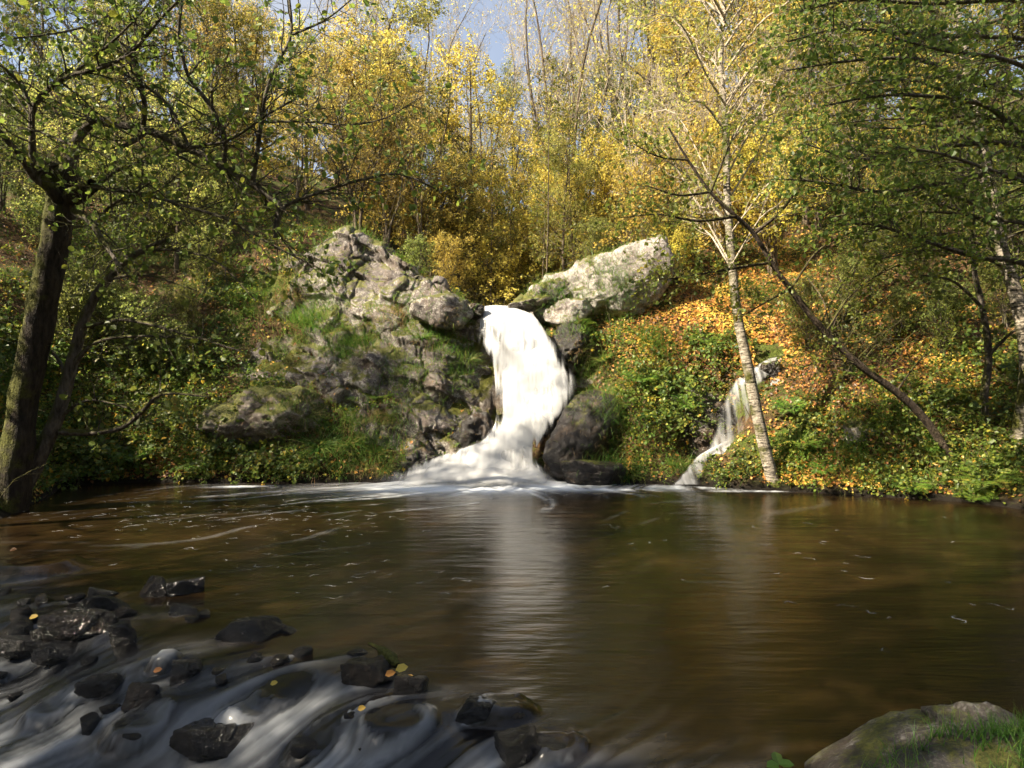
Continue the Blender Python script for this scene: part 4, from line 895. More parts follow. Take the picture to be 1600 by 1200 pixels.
guided_tree("leaning_alder", "thin dark tree leaning far left over the right bank", base, [(lean, 10, .08)], LL,
            [dict(per=14, ang=50, len=.75, n=5, rmax=.006, rmin=.003), dict(per=7, ang=48, len=.32, n=4, leaf=True, rmin=.002)],
            dict(per=4, size=.07, keep=.75, tint=(.3, 1), face=.5), (M['bark_lean'], M['bark_lean'], M['green']), 64, leaf_shape='quad')
bir2 = limb([(1582, 765, 12.1), (1587, 720, 12.1), (1600, 640, 12), (1606, 560, 12), (1590, 470, 12), (1568, 400, 12), (1548, 300, 12), (1525, 180, 12), (1505, 80, 12.1), (1480, -60, 12.3)], 14, 5, 50)
BL2 = []
for k in range(22):
    py = 440 - 470 * (k / 22); x0 = float(np.interp(py, [-60, 80, 180, 300, 400, 470], [1480, 1505, 1525, 1548, 1568, 1590])); sgn = -1 if k % 3 else 1; L = 90 + 110 * rb.random()
    BL2.append(limb([(x0, py, 12), (x0 + sgn * L * .5, py - L * .2, 11.7 + rb.normal() * .3), (x0 + sgn * L, py - L * .2, 11.4 + rb.normal() * .5), (x0 + sgn * L * 1.5, py - L * .1, 11.1 + rb.normal() * .6)], 3.2, .9, 10))
base = P(1584, 762, 12.1)
guided_tree("birch_tree", "grey-white birch with moss at its foot near the right edge", base, [(bir2, 14, .06)], BL2,
            [dict(per=5, ang=48, len=.7, n=5, rmax=.008), dict(per=5, ang=45, len=.32, n=4, leaf=True, rmin=.0018)],
            dict(per=3, size=.07, keep=.7, tint=(.2, 1), face=.5), (M['birch'], M['bark_twig'], M['green']), 65, leaf_shape='quad')
slim = limb([(1540, 765, 12.5), (1542, 700, 12.5), (1538, 620, 12.5), (1545, 560, 12.5), (1535, 480, 12.5), (1522, 420, 12.5), (1520, 330, 12.6), (1512, 240, 12.7)], 7, 2.5, 30)
base = P(1540, 762, 12.5)
guided_tree("alder_sapling", "thin straight dark sapling standing just left of the right-edge birch", base, [(slim, 8, .1)],
            [limb([(1540, 560, 12.5), (1580, 520, 12.3), (1620, 490, 12)], 3, 1), limb([(1535, 480, 12.5), (1490, 440, 12.3), (1440, 430, 12)], 3, 1), limb([(1520, 400, 12.5), (1560, 340, 12.3), (1600, 320, 12)], 3, 1), limb([(1520, 340, 12.5), (1460, 310, 12.3), (1400, 310, 12)], 3, 1)],
            [dict(per=6, ang=50, len=.6, n=5, rmax=.008), dict(per=5, ang=48, len=.3, n=4, leaf=True, rmin=.0016)],
            dict(per=4, size=.085, keep=.8, tint=(0, .9)), (M['bark_twig'], M['bark_twig'], M['green']), 66)
# tree just off the right edge whose boughs reach into the picture
big = limb([(1760, 790, 10.2), (1755, 650, 10.2), (1740, 450, 10.2), (1725, 250, 10.2), (1700, 50, 10.3), (1690, -150, 10.4)], 20, 8, 30)
RB = [limb([(1728, 290, 10.2), (1600, 228, 10), (1500, 226, 9.8), (1400, 240, 9.6), (1335, 248, 9.4), (1260, 225, 9.2)], 6, 1.2, 20),
      limb([(1725, 280, 10.2), (1600, 210, 10), (1540, 165, 9.8), (1450, 150, 9.6), (1370, 150, 9.4), (1290, 165, 9.2)], 6, 1.2, 20),
      limb([(1715, 200, 10.2), (1600, 150, 10), (1500, 120, 9.7), (1430, 92, 9.5), (1330, 95, 9.3), (1230, 110, 9.1)], 6, 1.2, 20),
      limb([(1740, 480, 10.2), (1600, 412, 10), (1530, 402, 9.8), (1450, 378, 9.6), (1370, 352, 9.4), (1310, 350, 9.2)], 6, 1.2, 20),
      limb([(1735, 380, 10.2), (1600, 275, 10), (1480, 285, 9.8), (1380, 300, 9.6), (1290, 285, 9.4), (1230, 280, 9.2)], 5, 1.2, 20),
      limb([(1705, 80, 10.2), (1600, 60, 10), (1450, 55, 9.7), (1320, 45, 9.4), (1230, 65, 9.2)], 5, 1.2, 20),
      limb([(1700, 10, 10.2), (1580, 0, 9.9), (1450, 5, 9.6), (1330, 0, 9.3), (1240, 20, 9.1)], 5, 1.2, 20),
      limb([(1690, -60, 10.2), (1580, -50, 9.9), (1420, -40, 9.6), (1280, -30, 9.3)], 5, 1.2, 20),
      limb([(1730, 330, 10.2), (1650, 300, 9.3), (1560, 270, 8.6), (1470, 240, 8.2), (1400, 230, 7.9)], 5, 1.2, 20),
      limb([(1715, 150, 10.2), (1640, 120, 9.3), (1560, 90, 8.6), (1480, 80, 8.2), (1400, 60, 7.9)], 5, 1.2, 20),
      limb([(1725, 250, 10.2), (1640, 200, 10.4), (1520, 180, 10.6), (1400, 200, 10.7), (1300, 190, 10.7)], 5, 1.2, 20),
      limb([(1735, 420, 10.2), (1640, 360, 10.4), (1540, 340, 10.6), (1440, 330, 10.7), (1350, 340, 10.7)], 5, 1.2, 20)]
base = P(1760, 790, 10.2)
guided_tree("alder_tree", "leafy green tree whose layered boughs reach in from the right edge", base, [(big, 14, .08)], RB,
            [dict(per=8, ang=50, len=.85, n=6, wig=.14, up=.0, rmax=.010, flat=.6), dict(per=6, ang=46, len=.36, n=4, leaf=True, rmin=.0016, flat=.5), dict(per=2, ang=45, len=.16, n=3, leaf=True, rmin=.0012)],
            dict(per=2, size=.068, keep=.62, spread=.02, tint=(0.2, .95), face=.5), (M['bark_dark'], M['bark_twig'], M['green']), 67)

# ------------------------------------------------------------------ wood behind: prototypes and copies
def wood_tree(name, H, seed, n1, l1, mats, size, per, keep=1.0, ang=48, up=.1, t0=.25, stems=1, r0=.12, spread=.05, tint=(0, 1), n2=8, n3=5, lean=.05):
    r = np.random.default_rng(seed); e = empty(name, (0, 0, -500), "tree", "tree"); g = Geo(); gb = Geo(); gl = Geo()
    for s in range(stems):
        a = 2 * np.pi * (s + r.random() * .5) / max(stems, 1); sp = (0.0 if stems == 1 else 0.12 + .14 * r.random()) * H
        pts = [(0.15 * math.cos(a) * (stems > 1), .15 * math.sin(a) * (stems > 1), -.4)] + [(math.cos(a) * sp * t ** 1.2 + r.normal() * lean * H * t * .5, math.sin(a) * sp * t ** 1.2 + r.normal() * lean * H * t * .5, H * t * (0.85 + .15 * r.random() if stems > 1 else 1)) for t in (.15, .35, .6, .8, 1)]
        Q = resample(np.array(pts), 18)[None]; Rr = (r0 * (1.0 if stems == 1 else .6) * np.linspace(1, .12, 18))[None]
        tubes(g, Q, Rr, 8, .1, seed)
        m1 = max(3, n1 // stems)
        A, a_ = grow(Q, Rr, r, m1, t0, .98, ang, l1, 7, .12, up, .5, .05, .55, .1); tubes(gb, A, np.maximum(a_, .006), 4)
        B, b_ = grow(A, a_, r, n2, .2, 1, 45, l1 * .42, 5, .18, up * .6, .55, .02, .4, .2); tubes(gb, B, np.maximum(b_, .005), 3)
        C, c_ = grow(B, b_, r, n3, .2, 1, 45, l1 * .18, 3, .2, .03, .6, .01, .3, .2); tubes(gb, C, np.maximum(c_, .0035), 3)
        if per > 0: leaves(gl, C, r, per, size, .1, spread, .25, 'quad', tint, .4, r.random(len(C)) < keep)
    obj("trunk", g.mesh("trunk"), mats[0], e); obj("branches", gb.mesh("branches"), mats[1], e)
    if gl.V: c = obj("crown", gl.mesh("crown", smooth=False), mats[2], e); c["kind"] = "stuff"
    return e
PT = {
    'gold': wood_tree("golden_tree", 8.5, 501, 26, 2.4, (M['bark_grey'], M['bark_grey'], M['gold']), .085, 12, keep=.85, up=.02, ang=62, t0=.15),
    'gold2': wood_tree("golden_tree", 7.0, 502, 26, 2.2, (M['bark_grey'], M['bark_grey'], M['gold']), .082, 11, keep=.85, stems=3, up=.04, ang=56, t0=.12),
    'lime': wood_tree("yellowing_tree", 9.5, 503, 28, 2.4, (M['bark_grey'], M['bark_grey'], M['lime']), .08, 11, keep=.85, up=.04, ang=56, t0=.18),
    'olive': wood_tree("olive_tree_crown", 10.5, 504, 30, 2.5, (M['bark_grey'], M['bark_grey'], M['olive']), .08, 9, keep=.8, up=.05, ang=55, t0=.2),
    'rust': wood_tree("russet_tree", 7.5, 505, 26, 2.1, (M['bark_grey'], M['bark_grey'], M['rust']), .085, 4, keep=.6, stems=2, up=.12),
    'bare': wood_tree("bare_tree", 13.0, 506, 42, 3.2, (M['bark_grey'], M['bark_pale'], M['gold']), .08, 2, keep=.45, ang=32, up=.2, stems=5, r0=.15, t0=.3, n2=10, n3=6),
    'pale': wood_tree("bare_pale_shrub", 5.0, 507, 40, 1.7, (M['bark_pale'], M['bark_pale'], M['gold']), .075, 2, keep=.4, ang=38, up=.16, stems=9, r0=.05, t0=.15, n2=6, n3=4),
    'shrub': wood_tree("golden_shrub", 3.2, 508, 36, 1.3, (M['bark_grey'], M['bark_grey'], M['gold']), .065, 8, keep=.8, ang=45, up=.08, stems=7, r0=.04, t0=.12, n2=6, n3=4),
    'gshrub': wood_tree("green_shrub", 2.6, 509, 36, 1.1, (M['bark_twig'], M['bark_twig'], M['lime']), .075, 5, keep=.85, ang=48, up=.06, stems=7, r0=.035, t0=.1, n2=6, n3=4, tint=(0, .6)),
    'thin': wood_tree("thin_pole_tree", 8.0, 510, 14, 1.3, (M['bark_grey'], M['bark_grey'], M['olive']), .09, 4, keep=.8, ang=60, up=.06, r0=.035, t0=.2, n2=5, n3=4),
    'green': wood_tree("green_tree", 10.0, 511, 32, 2.6, (M['bark_dark'], M['bark_twig'], M['green']), .09, 5, keep=.75, up=.05, ang=55),
}
PT['hazel'] = wood_tree('hazel_bush', 5.2, 512, 44, 1.9, (M['bark_twig'], M['bark_twig'], M['green']), .09, 5, keep=.8, ang=46, up=.05, stems=8, r0=.05, t0=.1, n2=7, n3=4)
PT['olive'].name = "olive_leaved_tree"
KL = {'hazel': ('bush', 'green hazel bushes on the left bank'), 'gold': ("tree", "golden-leaved trees behind the fall"), 'gold2': ("tree", "golden-leaved trees behind the fall"), 'lime': ("tree", "yellow-green trees on the slopes"), 'olive': ("tree", "olive-green trees on the slopes"), 'rust': ("tree", "russet trees on the slopes"),
      'bare': ("tree", "tall nearly bare trees"), 'pale': ("shrub", "pale bare shrubs on the sunlit slope"), 'shrub': ("shrub", "golden shrubs"), 'gshrub': ("shrub", "green shrubs on the banks"), 'thin': ("tree", "thin pole trees in the gully"), 'green': ("tree", "green trees")}
used = set(); rw = np.random.default_rng(21)
def put(kind, x, y, sc, label, group=None, rz=None, tilt=(0, 0)):
    z = hz(x, y); rz = rw.random() * 6.28 if rz is None else rz; e = PT[kind]
    lo = (x, y, z - .05); ro = (tilt[0], tilt[1], rz)
    if kind in used: e = copy_tree(e, lo, ro, sc)
    else: used.add(kind); e.location = lo; e.rotation_euler = ro; e.scale = (sc, sc, sc) if not isinstance(sc, tuple) else sc
    e["label"] = label; e["category"] = KL[kind][0]
    if group or KL[kind][1]: e["group"] = group or KL[kind][1]
    return e
def at(px, Y): return (px - 800) / F * Y, Y
UN = [('bare', 885, 27, 1.15, "tall many-stemmed nearly bare tree rising behind the waterfall gully"),
      ('gold', 735, 30, 1.3, "tallest golden tree left of the many-stemmed bare tree"),
      ('gold2', 905, 24, .8, "bright golden tree directly below the many-stemmed bare tree"),
      ('gold2', 830, 25.5, .75, "golden tree over the middle of the gully"),
      ('lime', 880, 22, .55, "yellow-green small tree at the back of the gully on the right"),
      ('lime', 610, 25, 1.05, "tall yellow-green tree with bare grey trunk above the left outcrop"),
      ('rust', 560, 23, .85, "russet multi-stemmed tree behind the left outcrop, the nearer left one"),
      ('rust', 665, 22.5, .8, "russet tree leaning at the left rim of the gully"),
      ('green', 955, 28, .75, "dark green narrow tree right of the many-stemmed bare tree"),
      ('lime', 1010, 30, 1.25, "tall yellow-green tree top right of the bare tree"),
      ('gold', 1060, 27, 1.0, "golden tree on the sunlit slope behind the birch's left side"),
      ('bare', 1085, 31, .95, "nearly bare tall pale tree behind the birch crown"),
      ('shrub', 985, 20.5, .8, "golden shrub on top of the pale crag"),
      ('shrub', 700, 19.8, .55, "small golden shrub at the left rim of the fall lip"),
      ('gshrub', 655, 18.8, .5, "green shrub on top of the left outcrop's right shoulder"),
      ('shrub', 1058, 18.1, .6, "golden shrub closing off the right end of the pale crag"), ('gshrub', 1030, 18.9, .55, "green shrub on top of the pale crag's right end"),
      ('gshrub', 930, 19.8, .55, "green shrub behind the pale crag")]
for k, px, Y, sc, lab in UN: put(k, *at(px, Y), sc, lab)
ORD = "first second third fourth fifth sixth seventh eighth ninth tenth eleventh twelfth thirteenth fourteenth fifteenth".split()
def band(kind, n, pxr, Yr, scr, label, seed, group=None):
    r = np.random.default_rng(seed)
    for i in range(n):
        Y = Yr[0] + (Yr[1] - Yr[0]) * r.random(); px = pxr[0] + (pxr[1] - pxr[0]) * (i + r.random()) / n
        x, y = at(px, Y); s = scr[0] + (scr[1] - scr[0]) * r.random()
        put(kind, x, y, (s * (.9 + .2 * r.random()), s * (.9 + .2 * r.random()), s), label + (', %s from the left' % ORD[i] if n <= 15 else ''), group, tilt=(r.normal() * .05, r.normal() * .05))
band('pale', 9, (985, 1330), (19, 26), (.8, 1.25), "pale bare twiggy shrub on the golden right slope", 71)
band('shrub', 13, (1000, 1480), (18, 27), (.75, 1.25), "golden shrub on the leafy right slope", 72)
band('gold', 8, (1080, 1500), (24, 34), (.85, 1.15), "golden tree high on the right slope", 73)
band('lime', 8, (1000, 1600), (28, 42), (1.0, 1.3), "tall yellow-green tree high on the right slope", 74)
band('olive', 9, (1250, 1750), (19, 30), (.7, 1.0), "olive-green tree behind the right boughs", 75)
band('olive', 12, (-200, 440), (20, 30), (.65, .9), "olive-green tree on the shaded left slope", 76)
band('rust', 7, (150, 640), (21, 30), (.7, .95), "russet tree high on the left slope", 77)
band('gold', 7, (300, 660), (22, 34), (.65, .9), "golden tree on the left slope behind the outcrop", 78)
band('gold2', 8, (480, 1040), (34, 48), (.85, 1.2), "distant golden tree at the valley head", 79)
band('lime', 8, (420, 1080), (33, 50), (.85, 1.15), "distant yellow-green tree at the valley head", 80)
band('olive', 6, (380, 1100), (38, 54), (.7, .95), "distant olive-green tree at the valley head", 90)
band('bare', 7, (520, 1120), (29, 42), (.9, 1.25), "tall bare fine-twigged tree at the valley head", 92)
band('thin', 28, (650, 915), (20.5, 34), (.6, .95), "thin straight pole tree in the gully above the fall", 81)
band('hazel', 7, (-160, 270), (15.0, 20), (.5, .8), "green hazel bush on the shaded left slope", 86)
band('lime', 5, (60, 330), (17.5, 22), (.45, .7), "small yellow-green tree on the shaded left slope", 91)
band('gshrub', 9, (40, 330), (15, 18.5), (.5, .85), "low green shrub on the shaded left bank", 82)
band('gshrub', 9, (10, 420), (18.8, 22.5), (.6, .95), "green shrub high on the left slope behind the old tree", 93)
band('gshrub', 9, (1260, 1640), (14, 18), (.45, .75), "low green shrub on the shaded right bank", 83)
band('hazel', 6, (1330, 1720), (15.5, 20), (.5, .8), "green hazel bush on the right slope", 87, "green hazel bushes on the right slope")
band('shrub', 13, (560, 985), (21, 30), (.8, 1.2), "golden understorey shrub in the gully", 84)
band('gold2', 6, (640, 960), (22.5, 28), (.55, .75), "small golden tree filling the gully", 88)
band('lime', 4, (660, 940), (21.5, 26), (.45, .6), "small yellow-green tree filling the gully", 89)
band('green', 3, (-420, -120), (13, 18), (.45, .6), "green tree at the far left edge", 85)
# unseen trees of the same wood, added beside and behind the camera for shade
for i, (x, y, s) in enumerate([(-8.8, 1.4, 2.0), (-9.5, -2.6, 1.6), (-12.5, -6.5, 1.6), (-13.0, -1.5, 2.1), (-11.5, 3.6, 1.0), (-15, 2, 1.3), (-5.5, -6.0, 1.6), (-16.5, -3, 1.5), (-2.0, -8, 1.6), (-12.0, 7.6, 1.1), (-14.5, 10.3, .85), (-12.4, 11.8, .72), (-11.3, 9.4, .7), (-13.6, 14.6, .55), (-9.8, 4.9, .65), (1.5, -9, 1.5), (4.5, -5.5, 1.4), (9, -4, 1.5), (12.5, 1, 1.4), (6, -10, 1.5)]):
    put('green', x, y, s, "unseen green shade tree added on the left bank beside the viewer" if x < -5 else "unseen green shade tree added on the near bank behind the viewer", "unseen shade trees of the near bank around the viewer")
# ------------------------------------------------------------------ undergrowth: sample the banks and rocks
def tri_of(V, Fc):
    if Fc.shape[1] == 4: Fc = np.concatenate([Fc[:, [0, 1, 2]], Fc[:, [0, 2, 3]]])
    return V[Fc]
cen = TV[TF].mean(1); near = (np.abs(cen[:, 0]) < 15) & (cen[:, 1] > 9.8) & (cen[:, 1] < 24) & (cen[:, 2] > 0.02)
TT = tri_of(TV, TF[near]); RT = np.concatenate([tri_of(v, f) for v, f in SURF])
def prep(T):
    n = np.cross(T[:, 1] - T[:, 0], T[:, 2] - T[:, 0]); a = np.linalg.norm(n, axis=1) * .5; n = unit(n); n = np.where(n[:, 2:3] < -0.3, -n, n)
    return T.mean(1), n, a
TC, TNn, TA = prep(TT); RC, RN, RA = prep(RT)
def blobs(q, spots):
    w = np.zeros(len(q))
    for px, py, Y, rad in spots:
        c = P(px, py, Y); w = np.maximum(w, np.exp(-((q - c) ** 2).sum(1) / (rad * rad)))
    return w
def sample(r, n, wfun, src='t'):
    T, C, N, A = (TT, TC, TNn, TA) if src == 't' else (RT, RC, RN, RA)
    w = A * np.maximum(wfun(C, N), 0); w = w / w.sum(); i = r.choice(len(w), n, p=w)
    u = r.random((n, 2)); fl = u.sum(1) > 1; u[fl] = 1 - u[fl]
    return T[i, 0] + (T[i, 1] - T[i, 0]) * u[:, :1] + (T[i, 2] - T[i, 0]) * u[:, 1:], N[i]
def nearness(C): return np.clip(14 / C[:, 1], 0.4, 1.2) ** 1.5
def in_fall(C):
    y = C[:, 1]; xc = np.interp(y, _fr[:, 0], _fr[:, 1]); hw = np.interp(y, _fr[:, 0], _fr[:, 2]); k = (np.abs(C[:, 0] - xc) < hw + 0.12) & (y < 20)
    xc = np.interp(y, _sc[:, 0], _sc[:, 1]); hw = np.interp(y, _sc[:, 0], _sc[:, 2]); return k | ((np.abs(C[:, 0] - xc) < hw + 0.15) & (y > 13) & (y < 16))
rk_c = lambda C: rocky(C[:, :2], C[:, 2])
rc = np.random.default_rng(91)
# --- fallen leaves
def litter_w(C, N):
    b = blobs(C, [(1120, 470, 17, 1.9), (1060, 520, 16.3, 1.3), (1200, 520, 16, 1.4), (1200, 430, 18.5, 1.6), (1040, 560, 15.8, .8)])
    b2 = blobs(C, [(1330, 755, 12.5, .9), (1280, 740, 12.7, .7), (1450, 560, 14, .8), (1420, 480, 15.5, 1.0), (900, 460, 18, .6), (620, 400, 19, 1.2), (840, 470, 17.5, .5), (240, 720, 14, 1.2), (1300, 590, 14.4, .8), (960, 715, 14.2, .4)])
    return (0.10 + 1.6 * b + 0.9 * b2) * sstep(-0.05, .35, N[:, 2]) * nearness(C) * (C[:, 2] > 0.1) * ~in_fall(C) * (1 - .8 * rk_c(C))
p, n = sample(rc, 48000, litter_w); p2, n2_ = sample(rc, 2500, lambda C, N: sstep(.45, .8, N[:, 2]) * (C[:, 1] > 12))
p = np.concatenate([p, p2]); n = np.concatenate([n, n2_]); k = len(p)
g = Geo(); d = unit(rc.normal(size=(k, 3))); d = unit(d - (d * n).sum(1, keepdims=True) * n * .85)
pt = fbm(p * 0.9, 2, 14)
leaf_cards(g, p + n * (.015 + .03 * rc.random((k, 1))), d, unit(n + rc.normal(size=(k, 3)) * .35), .03 + .075 * rc.random(k) ** 1.6, 'quad', np.clip(rc.random(k) ** 1.3 * .75 + .75 * pt + .12, 0, 1))
o = obj("leaf_litter", g.mesh("leaf_litter", smooth=False), M['litter']); tag(o, "orange and brown fallen leaves covering the banks", "leaf litter", kind="stuff")
# --- ivy, bramble and herb leaves
def cover_w(C, N):
    patch = sstep(-.15, .25, fbm(C * .75, 3, 51))
    gr = blobs(C, [(545, 690, 14.5, .7), (480, 690, 14.4, .5), (600, 660, 14.9, .6), (580, 720, 14.1, .5), (950, 660, 14.9, .4)])
    b = (1 - gr) * blobs(C, [(1030, 600, 15.3, .9), (1090, 590, 15.4, .8), (1000, 640, 15, .8), (1120, 560, 15.8, .6), (440, 700, 14.3, .9), (330, 690, 14.3, 1.0), (250, 600, 15.5, 1.4), (150, 640, 14, 1.4), (600, 620, 15.5, .6), (1380, 690, 13, 1.0), (1480, 640, 13.2, 1.2), (1250, 720, 13, .6), (1550, 700, 12, .8), (60, 560, 14, 1.3), (1000, 710, 14.3, .5)])
    lit = blobs(C, [(1120, 450, 17.5, 1.7), (1200, 500, 16.3, 1.2)])
    return (np.where(C[:, 0] > 1, .17, .26) * patch + np.where(C[:, 0] > 1, .55, 1.1) * b) * (1 - .9 * gr) * (1 - .75 * lit) * nearness(C) * (C[:, 2] > .08) * ~in_fall(C) * (1 - .72 * rk_c(C)) * sstep(-.3, .2, N[:, 2] - .1)
K = 13500; p, n = sample(rc, K, cover_w)
hgt = .08 + .34 * rc.random(K) ** 1.3 * (0.5 + 0.5 * sstep(-.2, .4, fbm(p * 1.3, 2, 57)))
dirn = unit(n * .6 + np.array([0, -.25, .6]) + rc.normal(size=(K, 3)) * .45)
st = np.stack([p + dirn * (hgt * t)[:, None] + np.array([0, 0, -1]) * (hgt * t * t * .45)[:, None] for t in (0, .4, .75, 1.0)], 1)
g = Geo(); sun_tinted = st[:, 0, 0] > 1.0
leaves(g, st[sun_tinted], rc, 7, .062, .15, .05, .2, 'quad', (.3, 1), .55); leaves(g, st[~sun_tinted], rc, 9, .068, .15, .05, .2, 'quad', (.1, 1), .55)  # lighter, yellower tint on the sunlit side puts sunlight into the leaf colour
o = obj("undergrowth", g.mesh("undergrowth", smooth=False), M['cover']); tag(o, "tangled ivy and bramble leaves covering both banks", "undergrowth", kind="stuff")
g = Geo(); tubes(g, st[:6000], np.full((6000, 4), .003), 3)
# --- dead stems and twigs
K = 3000; p, n = sample(rc, K, lambda C, N: (.5 + blobs(C, [(250, 600, 15, 2.5), (100, 600, 14, 2), (1350, 560, 14.5, 1.8), (1250, 460, 16.5, 1.5), (1500, 560, 14, 1.5)])) * nearness(C) * ~in_fall(C) * (1 - .85 * rk_c(C)) * (C[:, 2] > .1))
d = unit(np.array([0, -.15, .55]) + rc.normal(size=(K, 3)) * np.array([.8, .5, .35])); L = .4 + .9 * rc.random(K) ** 1.5
sp_ = np.zeros((K, 5, 3)); sp_[:, 0] = p
for k in range(1, 5):
    d = unit(d + rc.normal(size=(K, 3)) * .16 + np.array([0, 0, -.16])); sp_[:, k] = sp_[:, k - 1] + d * (L / 4)[:, None]
tubes(g, sp_, np.linspace(.006, .002, 5)[None] * (.6 + .8 * rc.random((K, 1))), 3)
B, b_ = grow(sp_, np.full((K, 5), .004), rc, 2, .2, .9, 45, .35, 4, .2, 0, .6); tubes(g, B, np.maximum(b_, .0016), 3)
o = obj("dead_stems", g.mesh("dead_stems"), M['bark_grey']); tag(o, "bare brown stems and twigs among the undergrowth", "twigs", kind="stuff")
# --- grass
def blades(g, p, d, L, w, r, droop=.8, tint=(0, 1)):
    N = len(p); side = unit(np.cross(d, np.array([0, 0, 1.0]) + r.normal(size=(N, 3)) * .2)); out = []
    q = p.copy(); dd = d.copy()
    for k, ww in enumerate((1, .8, .45, .05)):
        out += [q + side * (w * ww)[:, None], q - side * (w * ww)[:, None]]
        dd = unit(dd + np.array([0, 0, -droop * .34])); q = q + dd * (L / 3)[:, None]
    V = np.stack(out, 1).reshape(-1, 3); b = np.arange(N)[:, None] * 8
    f = np.concatenate([b + np.array([0, 1, 3, 2]), b + np.array([2, 3, 5, 4]), b + np.array([4, 5, 7, 6])])
    t = tint[0] + (tint[1] - tint[0]) * r.random(N); g.add(V, f, tint=np.concatenate([t, t, t]))
def grass_w(C, N):
    b = blobs(C, [(545, 690, 14.5, .75), (480, 690, 14.4, .7), (600, 660, 14.9, .6), (580, 720, 14.1, .5), (930, 560, 16, .45), (950, 650, 14.9, .45), (945, 600, 15.3, .4), (965, 720, 14.1, .45), (1060, 725, 13.9, .35), (700, 540, 15.9, .6), (730, 570, 15.5, .4), (860, 475, 17.2, .45), (640, 600, 15.7, .5), (540, 540, 16.2, .5), (480, 500, 17, .7), (420, 470, 17.5, .8), (560, 390, 19, .8), (620, 500, 16.5, .5), (960, 450, 17.2, .7), (1380, 680, 13.2, .5), (1000, 590, 15.5, .5), (985, 680, 14.5, .5), (1020, 540, 16.2, .5), (1250, 700, 13.2, .4), (1330, 720, 12.8, .5), (1180, 460, 17.5, .5), (1450, 700, 12.6, .4), (900, 520, 16.6, .4)])
    return (.02 + b) * (C[:, 2] > .05) * ~in_fall(C)
g = Geo(); gs = Geo()
for src, K in (('t', 26000), ('r', 18000)):
    p, n = sample(rc, K, grass_w, src); d = unit(n * .5 + np.array([0, -.3, .55]) + rc.normal(size=(K, 3)) * .32)
    dry = fbm(p * 1.4, 2, 71) + rc.normal(size=K) * .25 > .22
    blades(g, p[~dry], d[~dry], .2 + .26 * rc.random((~dry).sum()), np.full((~dry).sum(), .005), rc, 1.0, (0, .85))
    blades(gs, p[dry], d[dry], .14 + .24 * rc.random(dry.sum()), np.full(dry.sum(), .0036), rc, 1.3)
o = obj("grass", g.mesh("grass", smooth=False), M['grass']); tag(o, "green grass growing on the rock ledges and bank edges", "grass", kind="stuff")
o = obj("dry_grass", gs.mesh("dry_grass", smooth=False), M['straw']); tag(o, "straw-coloured dry grass hanging from the ledges", "grass", kind="stuff")
# --- moss cushions as short dense blades on the ledges
K = 26000; p, n = sample(rc, K, lambda C, N: sstep(.25, .75, N[:, 2] + .5 * fbm(C * 1.5, 3, 61)) * sstep(0, .3, fbm(C * 1.1, 3, 63) + .05) * (C[:, 1] > 12), 'r')
g = Geo(); blades(g, p, unit(n + rc.normal(size=(K, 3)) * .4), .02 + .035 * rc.random(K), np.full(K, .005), rc, .3, (.45, .8))
o = obj("moss", g.mesh("moss", smooth=False), M['grass']); tag(o, "green moss cushions on the boulders and ledges", "moss", kind="stuff")

# --- grass tufts, ferns, bramble bushes: single plants
def tuft_proto(seed, n=150, L=.42, mat='grass', dr=.9):
    r = np.random.default_rng(seed); g = Geo(); a = r.random(n) * 6.28; rad = .09 * np.sqrt(r.random(n))
    p = np.stack([rad * np.cos(a), rad * np.sin(a), np.full(n, -.02)], 1); d = unit(np.stack([np.cos(a) * .7, np.sin(a) * .7, np.full(n, .8)], 1) + r.normal(size=(n, 3)) * .22)
    blades(g, p, d, L * (.5 + .6 * r.random(n)), np.full(n, .005), r, dr, (0, .95)); return g.mesh("grass_tuft", smooth=False)
tm = [tuft_proto(1), tuft_proto(2, 180, .5), tuft_proto(3, 130, .45, dr=1.3)]
from mathutils.bvhtree import BVHTree
_tv = TT.reshape(-1, 3); _rv = RT.reshape(-1, 3); allv = np.concatenate([_tv, _rv])
bvh = BVHTree.FromPolygons(allv.tolist(), np.arange(len(allv)).reshape(-1, 3).tolist())
def ground_at(px, py, Y):
    """surface under or over a point of the bank"""
    c = P(px, py, Y); h = bvh.find_nearest(Vector(c)); return (np.array(h[0]), np.array(h[1])) if h[0] is not None else (c, np.array([0, 0, 1.0]))
TUFT = [(545, 690, 14.5, "large bright green grass tuft hanging over the left bank below the mossy ledge", 1.5), (500, 700, 14.4, "green grass tuft left of the large one on the left bank", 1.3), (470, 655, 14.6, "grey-green grass tuft at the foot of the mossy boulder", 1.2),
        (585, 700, 14.4, "grass tuft right of the large one on the left bank", 1.2), (610, 650, 15, "grass tuft under the mossy ledge of the left outcrop", 1.0), (600, 725, 14.1, "grass tuft close to the water beside the dark outcrop foot", .9),
        (860, 478, 17.2, "grass tuft hanging over the waterfall lip on the right", 1.2), (935, 555, 16.1, "grass tuft beside the upper right edge of the fall", 1.2), (950, 640, 15.0, "grass tuft hanging down right of the wet slab", 1.2), (955, 690, 14.5, "long grass tuft lower down beside the wet slab", 1.1), (985, 740, 13.9, "grass tuft at the water right of the low wet boulder", .9), (1065, 715, 14, "grass tuft left of the side cascade foot", 1.1), (735, 545, 15.7, "grass tuft on the rock left of the fall's upper edge", 1.0), (660, 530, 16, "grass tuft on the middle ledge of the left outcrop", 1.0), (560, 520, 16.4, "grass tuft under the upper rock face of the left outcrop", 1.0)]
